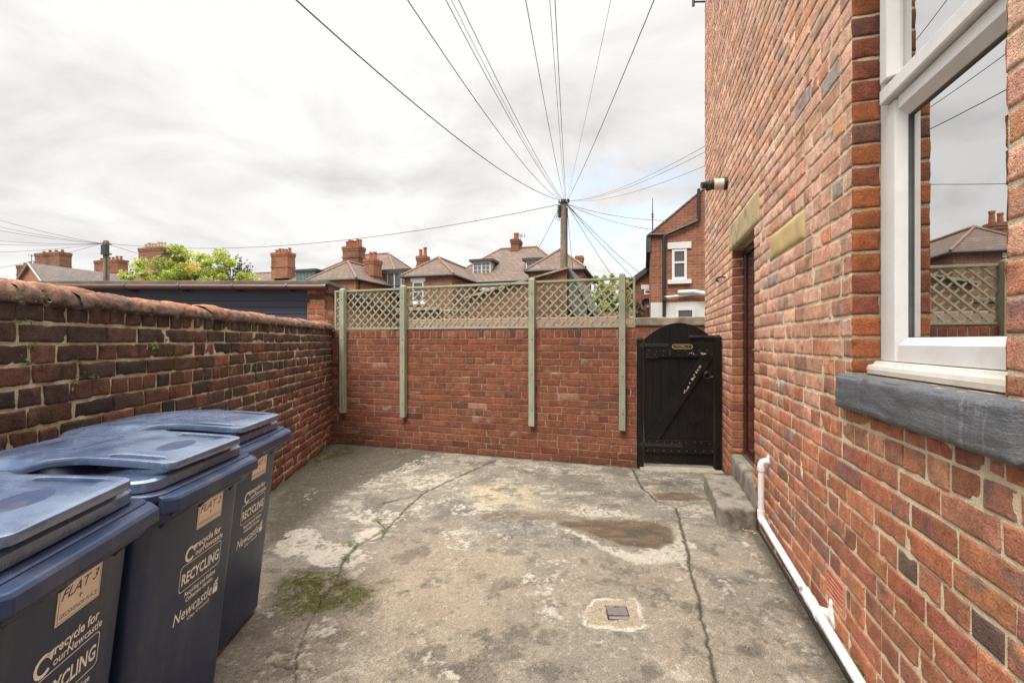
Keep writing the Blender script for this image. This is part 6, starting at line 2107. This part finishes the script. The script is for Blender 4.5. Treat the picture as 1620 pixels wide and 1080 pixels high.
m.prism([hK.L(uk1 + .03, 12.28, zk1 - .03), hK.L(ug, 12.28, 2.3), hK.L(ug, 12.28, 1.75), hK.L(uk1 + .03, 12.28, 2.45)], (0, .06, 0))
hK.part('lean_to_roof', m, M_TARP)

# ---- neighbour house on the right beyond the gate
VR = 14.2
hR = Home('brick_house', 'neighbouring brick house beyond the gate with white lower wall and black downpipes', 'house', 2.0, VR)
ur0, Yr = on_v(1030, VR)
zr = lambda py, px: zpx(py, on_v(px, VR)[1])
ue = lambda px: on_v(px, VR)[0]
ur1 = ur0 + 4.2
ze = zr(371, 1030); slope = (zr(308, 1105) - ze) / (ue(1105) - ur0)
m = MB()
m.prism([hR.L(ur0, VR, 0), hR.L(ur1, VR, 0), hR.L(ur1, VR, ze + slope * (ur1 - ur0)), hR.L(ur0, VR, ze)], (0, 7, 0)); hR.part('wall', m, M_FB_ORANGE)
m = MB()
m.hexa([hR.L(ur0 - .14, VR - .02, ze - .1 * slope), hR.L(ur1, VR - .02, ze + slope * (ur1 - ur0)), hR.L(ur1, VR + 7, ze + slope * (ur1 - ur0)), hR.L(ur0 - .14, VR + 7, ze - .1 * slope)],
       [hR.L(ur0 - .14, VR - .02, ze - .1 * slope + .055), hR.L(ur1, VR - .02, ze + slope * (ur1 - ur0) + .055), hR.L(ur1, VR + 7, ze + slope * (ur1 - ur0) + .055), hR.L(ur0 - .14, VR + 7, ze - .1 * slope + .055)])
hR.part('roof', m, M_ROOFGREY)
m = MB(); hR.box(m, ur0 - .012, ur1, VR - .014, VR + .002, 0, zr(478, 1070)); hR.part('painted_wall', m, M_WHITEWASH)
hR.window(ue(1063), ue(1086.5), VR - .01, zr(442, 1075), zr(394, 1075), bars=(0, 1), split=.56, fw=.07)
hR.window(ue(1069), ue(1099), VR - .03, zr(510, 1085), zr(487, 1085), bars=(0, 0), lintel=False, sill=False, fw=.07)
m = MB(); m.tube([hR.L(ue(1050.5), VR - .07, 0), hR.L(ue(1050.5), VR - .07, zr(374, 1050))], .05, 8)
m.tube([hR.L(ue(1050.5), VR - .07, zr(376, 1050)), hR.L(ue(1054), VR - .07, zr(372, 1054)), hR.L(ue(1104.5), VR - .07, zr(350, 1104)), hR.L(ue(1105), VR - .07, zr(345, 1105)), hR.L(ue(1105), VR - .07, zr(300, 1105))], .045, 8)
m.tube([hR.L(ur0 - .08, VR - .06, zr(372, 1030)), hR.L(ue(1051), VR - .06, zr(372, 1050))], .045, 8)
hR.box(m, ue(1047.5), ue(1054), VR - .16, VR - .01, zr(476, 1050), zr(470, 1050)); hR.part('drainpipe', m, M_PIPEBLACK)
m = MB(); hR.box(m, ur0 - .12, ur0 - .0, VR - .06, VR + .08, zr(399, 1030), zr(372, 1030)); hR.part('eaves_box', m, M_LEAD)
m = MB(); m.tube([hR.L(ue(1051), VR - .1, zr(471, 1050)), hR.L(ue(1112), VR - .1, zr(464, 1112)), hR.L(ue(1118), VR - .1, zr(466, 1116))], .035, 8)
hR.part('waste_pipe', m, M_PIPE)
m = MB(); m.tube([hR.L(ue(1072), VR - .13, zr(463, 1072)), hR.L(ue(1098), VR - .13, zr(462, 1098)), hR.L(ue(1116), VR - .25, zr(466, 1116))], .06, 8)
hR.part('waste_pipe', m, M_PIPE)
m = MB(); m.tube([hR.L(ur0 + .05, VR + .4, ze), hR.L(ur0 + .05, VR + .4, zr(335, 1033)), hR.L(ur0 + .05, VR + .4, zr(307, 1033))], [.022, .018, .008], 6)
for py in (334, 338): m.tube([hR.L(ur0 + .05, VR + .4, zr(py, 1033)), hR.L(ur0 + .05, VR + .4, zr(py - 1, 1033))], .04, 6)
o = tag(m.build('radio_aerial', M_IRON), 'tall thin whip aerial above the eaves of the neighbouring house', 'aerial'); o.location = (*xy(hR.u, hR.v), 0); o.rotation_euler = (0, 0, TH)
hR.chimney(ur0 + .5, ur0 + 1.0, VR + 6, VR + 6.6, 5, 6.35, 3, pot_h=.25)
# stone dressings of the windows along its side wall, seen edge-on by the house corner
for k, (px, py) in enumerate(((1108, 378), (1110, 405))):
    pass
V2 = 20.0
h2 = Home('brick_house', 'farther brick house at the right with a sloping slate verge and a tiny white window', 'house', 5.0, V2)
u20, Y20 = on_v(985, V2); u21, _ = on_v(1060, V2); um, Ym = on_v(1032, V2)
za, zb = zpx(458, Y20), zpx(421, Ym)
m = MB(); m.prism([h2.L(u20, V2, 0), h2.L(u21, V2, 0), h2.L(u21, V2, zb), h2.L(um, V2, zb), h2.L(u20, V2, za)], (0, 6, 0)); h2.part('wall', m, M_FB_RED)
m = MB(); m.hexa([h2.L(u20 - .1, V2 - .15, za - .15), h2.L(um, V2 - .15, zb - .1), h2.L(um, V2 + 6, zb - .1), h2.L(u20 - .1, V2 + 6, za - .15)],
                 [h2.L(u20 - .1, V2 - .15, za + .12), h2.L(um, V2 - .15, zb + .15), h2.L(um, V2 + 6, zb + .15), h2.L(u20 - .1, V2 + 6, za + .12)]); h2.part('roof', m, M_LEAD)
ua, Ya = on_v(1019, V2); ub, _ = on_v(1030, V2)
h2.window(ua, ub + .1, V2, zpx(466, Ya), zpx(458, Ya), bars=(0, 0), sill=False)
m = MB(); h2.box(m, on_v(1022, V2)[0], on_v(1028, V2)[0], V2 + 1, V2 + 1.3, zb - .4, zpx(412, Ym)); h2.box(m, on_v(1021, V2)[0], on_v(1029, V2)[0], V2 + .95, V2 + 1.35, zpx(412, Ym) + .003, zpx(407, Ym)); h2.part('chimney', m, M_LIGHTLEAD)
ud, Yd = on_v(1022.5, V2 - .3)
m = MB()
n = 20
c = h2.L(ud, V2 - .3, zpx(479, Yd)); rr = .19
rings = [[c + Vector((rr * f * math.cos(6.2832 * k / n), d, rr * f * math.sin(6.2832 * k / n))) for k in range(n)] for f, d in ((1.0, 0.0), (.7, .035), (.35, .055), (.02, .06))]
m.loft(rings, cap=False); m.tube([c + Vector((0, .05, 0)), c + Vector((0, .3, 0))], .025, 6); m.tube([c + Vector((0, 0, -rr)), c + Vector((0, -.2, -.05))], .012, 5)
o = tag(m.build('satellite_dish', M_IRON), 'small dark satellite dish on the farther brick house at the right', 'satellite dish'); o.location = (*xy(h2.u, h2.v), 0); o.rotation_euler = (0, 0, TH)

# ------------------------------------------------------------------ telegraph poles
PY = 16.0
PT = at(892, 316, PY)
pole = thing('telegraph_pole', 'tall wooden telegraph pole behind the trellis with cables fanning out from its top', 'telegraph pole', (PT.x, PT.y, 0))
m = MB(); m.tube([(0, 0, 0), (0.0, 0, 2.5), (-.01, 0, PT.z - .15), (-.01, 0, PT.z), ], [.145, .13, .105, .1], 14); m.build('shaft', M_POLEWOOD, pole, smooth=True, autosmooth=40)
m = MB()
for a in range(12):
    th = a / 12 * 6.283
    m.tube([(0.1 * math.cos(th), .1 * math.sin(th), PT.z - .12), (.19 * math.cos(th), .19 * math.sin(th), PT.z - .1), (.19 * math.cos(th), .19 * math.sin(th), PT.z - .04)], .014, 5)
m.tube([(-.01, 0, PT.z - .16), (-.01, 0, PT.z - .09)], .115, 12)
m.box(.13, .2, -.03, .03, PT.z - .08, PT.z + .02)
m.build('ring_head', M_IRON, pole)
m = MB(); m.box(-.2, -.12, -.08, .05, PT.z - .62, PT.z - .2)
for z in np.arange(.22, .62, .07): m.tube([(-.2, -.03, PT.z - z), (-.25, -.03, PT.z - z - .02)], .014, 5)
m.tube([(-.16, 0, PT.z - .6), (-.17, -.02, PT.z - .75), (-.24, -.03, PT.z - .7), (-.26, 0, PT.z - .58)], .012, 5)
m.build('junction_box', M_IRON, pole)
m = MB(); m.tube([(.1, -.06, PT.z - .3), (.105, -.06, PT.z - .62)], .035, 8); m.tube([(.11, -.05, PT.z - .6), (.12, -.05, .3)], .017, 6); m.build('riser_pipe', M_LEAD, pole)
LPt = at(168, 381, 24)
pole2 = thing('telegraph_pole', 'shorter distant telegraph pole above the garage roof at the left', 'telegraph pole', (LPt.x, LPt.y, 0))
m = MB(); m.tube([(0, 0, 0), (0, 0, LPt.z)], [.16, .13], 12); m.build('shaft', M_POLEWOOD, pole2, smooth=True, autosmooth=40)
m = MB(); m.tube([(.02, -.1, LPt.z - .75), (.02, -.1, LPt.z - .25)], .17, 10); m.tube([(0.1, -.1, LPt.z - .7), (.1, -.12, 1)], .03, 6); m.box(-.2, .2, -.12, .12, LPt.z - .72, LPt.z - .66); m.build('junction_box', M_LEAD, pole2)
m = MB()
for a in range(8):
    th = a / 8 * 6.283; m.tube([(.12 * math.cos(th), .12 * math.sin(th), LPt.z - .18), (.24 * math.cos(th), .24 * math.sin(th), LPt.z - .15)], .02, 5)
m.build('ring_head', M_IRON, pole2)

def cable(a, b, sag, r, label, mat=M_CABLE, ext=0.0, group='cables strung from the telegraph poles'):
    a, b = Vector(a), Vector(b)
    m = MB(); n = 26
    pts = []
    for k in range(n + 1):
        t = k / n * (1 + ext)
        p = a.lerp(b, t); p.z -= 4 * sag * t * (1 + ext - t) / (1 + ext) ** 2
        pts.append(p)
    m.tube(pts, r, 5)
    return tag(m.build('overhead_cable', mat, smooth=True), label, 'cable', group)
T = Vector((PT.x, PT.y, PT.z - .07))
fan = ((523, 0, 5.0, .5, .0078, 'thickest black cable, sweeping from the pole to the upper left', M_CABLE),
       (672, 0, 5.0, .42, .0056, 'black cable second from the left of the overhead fan', M_CABLE),
       (719, 0, 5.6, .3, .005, 'left cable of the tight group of three in the overhead fan', M_CABLE),
       (727, 0, 5.6, .3, .0034, 'faint middle cable of the tight group of three in the overhead fan', M_GREYCABLE),
       (737, 0, 5.6, .28, .005, 'right cable of the tight group of three in the overhead fan', M_CABLE),
       (835, 0, 5.4, .2, .005, 'single cable just left of the vertical pair over the pole', M_CABLE),
       (870.5, 0, 5.6, .12, .004, 'left cable of the nearly vertical pair over the pole', M_GREYCABLE),
       (878.5, 0, 5.6, .12, .0054, 'right cable of the nearly vertical pair over the pole', M_CABLE),
       (964.5, 0, 6.4, .12, .0032, 'faint pale cable leaning right of the pole', M_GREYCABLE),
       (1028.5, 0, 5.0, .16, .0056, 'dark cable rightmost of the overhead fan', M_CABLE))
for i, (px, py, Y, sag, r, lab, mt) in enumerate(fan):
    e = at(px, py, Y)
    ang = i / len(fan) * 3.0
    cable(T + Vector((-.15 + .03 * i, -.1, .03)), e, sag, r, lab, mt, 0.28)
cable(T + Vector((-.2, 0, -.1)), LPt + Vector((.2, 0, -.15)), .75, .011, 'long drooping cable between the two telegraph poles', M_GREYCABLE)
for (px, py, Y, lab) in ((1113, 231, 7.2, 'upper of three cables running right from the pole to the house'), (1113, 240, 7.2, 'middle of three cables running right from the pole to the house'), (1113, 262, 7.2, 'lower of three cables running right from the pole to the house')):
    cable(T + Vector((.18, -.05, .02)), at(px, py, Y), .2, .0042, lab, M_GREYCABLE, .02)
for (px, py, Y, lab, sg, r) in ((1050, 349, 15.5, 'cable running from the pole to above the neighbouring eaves', .12, .009), (1031, 363, 14.8, 'cable running from the pole to the eaves of the neighbouring house', .12, .009),
        (1012, 432, 22, 'upper of two cables dropping right behind the neighbouring house', .1, .012), (1003, 440, 22, 'lower of two cables dropping right behind the neighbouring house', .1, .012),
        (980, 452, 26, 'cable dropping steeply to the right of the pole', .1, .012), (906, 424, 22, 'cable dropping almost straight down beside the pole', .05, .011), (850, 395, 27, 'cable dropping left from the pole to the brown roof', .05, .012)):
    cable(T + Vector((.1 if px > 892 else -.1, -.05, -.1)), at(px, py, Y), sg, r, lab, M_GREYCABLE)
for k, (py, Y, lab) in enumerate(((345, 22, 'topmost cable running left from the distant pole'), (356, 22, 'second cable down running left from the distant pole'), (362, 21, 'third cable down running left from the distant pole'),
        (379, 22, 'fourth cable down running left from the distant pole'), (385, 22, 'dark level cable running left from the distant pole'), (398, 22, 'second lowest cable running left from the distant pole'), (424, 24, 'lowest cable running left from the distant pole'))):
    cable(LPt + Vector((-.15, -.1, -.16)), at(-8, py, Y), .1, .0095, lab, M_GREYCABLE, .12)
cable(LPt + Vector((.15, -.1, -.16)), at(262, 410, 31), .1, .012, 'cable running right from the distant pole behind the tree', M_GREYCABLE)
def aerial(px, py, Y, label, h=1.0):
    b = at(px, py, Y)
    m = MB(); m.tube([b, b + Vector((0, 0, h))], .02, 5); m.tube([b + Vector((-.3, 0, h * .9)), b + Vector((.35, 0, h * .8))], .015, 5)
    for k in range(4): x = -.25 + .17 * k; m.tube([b + Vector((x, 0, h * .72)), b + Vector((x, 0, h * 1.05))], .01, 4)
    tag(m.build('television_aerial', M_IRON), label, 'aerial')
aerial(824, 391, 31, 'small television aerial beside the tall ridge chimney', .9)
aerial(50, 416, 37, 'small television aerial between the two far left chimneys', .7)

# ------------------------------------------------------------------ trees and bushes
def tree(label, base, height, crown_c, crown_r, n, leaf, mat, seed, cat='tree', name='tree', limbs=7, group=None, tilt=0.0, lump=0.55):
    rg = np.random.default_rng(seed)
    t = thing(name, label, cat, base, 0, group)
    m = MB()
    cc = np.array(crown_c); cr = np.array(crown_r)
    m.tube([(0, 0, 0), (.05, 0, cc[2] * .4), (cc[0] * .4, cc[1] * .4, cc[2] * .75), (cc[0], cc[1], cc[2])], [.14, .11, .08, .03], 8)
    tips = []
    for k in range(limbs):
        a = 6.283 * k / limbs + rg.random(); el = rg.uniform(.0, .9)
        e = cc + cr * np.array([math.cos(a) * math.cos(el), math.sin(a) * math.cos(el), math.sin(el)]) * .85
        st_ = np.array([0, 0, cc[2] * rg.uniform(.45, .8)])
        mid = st_ * .5 + e * .5 + [0, 0, .1]
        m.tube([st_, mid, e], [.05, .03, .008], 5)
    m.build('trunk', M_BARK, t, smooth=True)
    # clumps spread through the crown
    ncl = 170
    cl = rg.normal(size=(ncl, 3)); cl /= np.linalg.norm(cl, axis=1)[:, None]
    cl *= (rg.random((ncl, 1)) ** .45)
    cl[:, 2] = np.where(cl[:, 2] < -.5, -.5, cl[:, 2])
    ctr = cc + cl * cr * (0.92 + .35 * (rg.random((ncl, 1)) - .4))
    rad = cr.mean() * rg.uniform(.07, .2, ncl)
    k = rg.integers(0, ncl, n)
    d = rg.normal(size=(n, 3)); d /= np.linalg.norm(d, axis=1)[:, None]
    P = ctr[k] + d * (rad[k] * rg.random(n) ** .5)[:, None] * np.array([1, 1, lump + .25])
    A = rg.normal(size=(n, 3)); A[:, 2] -= .3; A /= np.linalg.norm(A, axis=1)[:, None]
    B_ = np.cross(A, rg.normal(size=(n, 3))); B_ /= np.linalg.norm(B_, axis=1)[:, None]
    l = (leaf * rg.uniform(.6, 1.4, n))[:, None]
    V = np.stack([P - A * l * .5, P + B_ * l * .3, P + A * l * .5, P - B_ * l * .3], 1).reshape(-1, 3)
    Fq = np.arange(4 * n).reshape(n, 4)
    tone = (0.7 + .5 * rg.random(ncl))[k] * (0.8 + .4 * rg.random(n))
    warm = (rg.random(ncl) < .08)[k]
    C = np.stack([tone * np.where(warm, 1.35, 1), tone, tone * .9], 1).repeat(4, 0)
    np_mesh('crown', V, Fq, C, None, (mat,), t, False)
    return t
bx = at(318, 440, 15.5)
tree('bright yellow green tree rising behind the garage roof', (bx.x, bx.y, 0), 5, (0, 0, 2.9), (1.95, 1.4, 1.9), 52000, .078, M_LEAF, 5)
bx = at(232, 440, 15.0)
tree('small yellow green bush at the left foot of the bright tree', (bx.x, bx.y, 0), 4, (0, 0, 2.9), (.95, .9, 1.05), 9000, .08, M_LEAF, 6, 'bush', 'bush')
bx = at(285, 420, 17.5)
tree('darker leafy tree peeping out behind the bright tree', (bx.x, bx.y, 0), 5, (0, 0, 3.7), (1.15, .9, 1.45), 5000, .11, M_LEAF_DARK, 7)
bx = at(365, 400, 18.0)
for k, (px, top) in enumerate(((358, 398), (376, 399), (392, 408), (206, 420))):
    b = at(px, 440, 17.0); zt = zpx(top, 17.0)
    tree(('thin dark sapling left of a close row of three', 'thin dark sapling in the middle of a close row of three', 'shortest sapling right of a close row of three', 'thin dark sapling beside the distant telegraph pole')[k],
         (b.x, b.y, 0), zt, (0, 0, zt - .75), (.2, .2, .78), 260, .1, M_LEAF_DARK, 20 + k, limbs=3, group='saplings above the garage roof')
bx = at(603, 420, 40)
tree('distant green tree top between two brick houses', (bx.x, bx.y, 0), 8, (0, 0, 6.0), (2.0, 1.5, 2.3), 5000, .22, M_LEAF, 9)
bx = at(960, 480, 16.5)
tree('green bush behind the right end of the trellis', (bx.x, bx.y, 0), 3, (0, 0, 2.6), (.95, .8, 1.25), 15000, .075, M_LEAF, 10, 'bush', 'bush')
bx = at(930, 490, 15.5)
tree('darker green bush beside the green roof', (bx.x, bx.y, 0), 3, (0, 0, 1.9), (.6, .7, 1.0), 5000, .075, M_LEAF_DARK, 11, 'bush', 'bush')
bx = at(1002, 480, 17)
tree('dark green bush against the farther brick house', (bx.x, bx.y, 0), 3, (0, 0, 2.1), (.5, .5, 1.0), 4500, .075, M_LEAF_DARK, 12, 'bush', 'bush')
bx = at(700, 500, 12.5)
tree('yellowish shrub seen low through the middle of the trellis', (bx.x, bx.y, 0), 2.2, (0, 0, 1.6), (.5, .4, .6), 4500, .06, M_LEAF, 13, 'shrub', 'shrub', limbs=4)
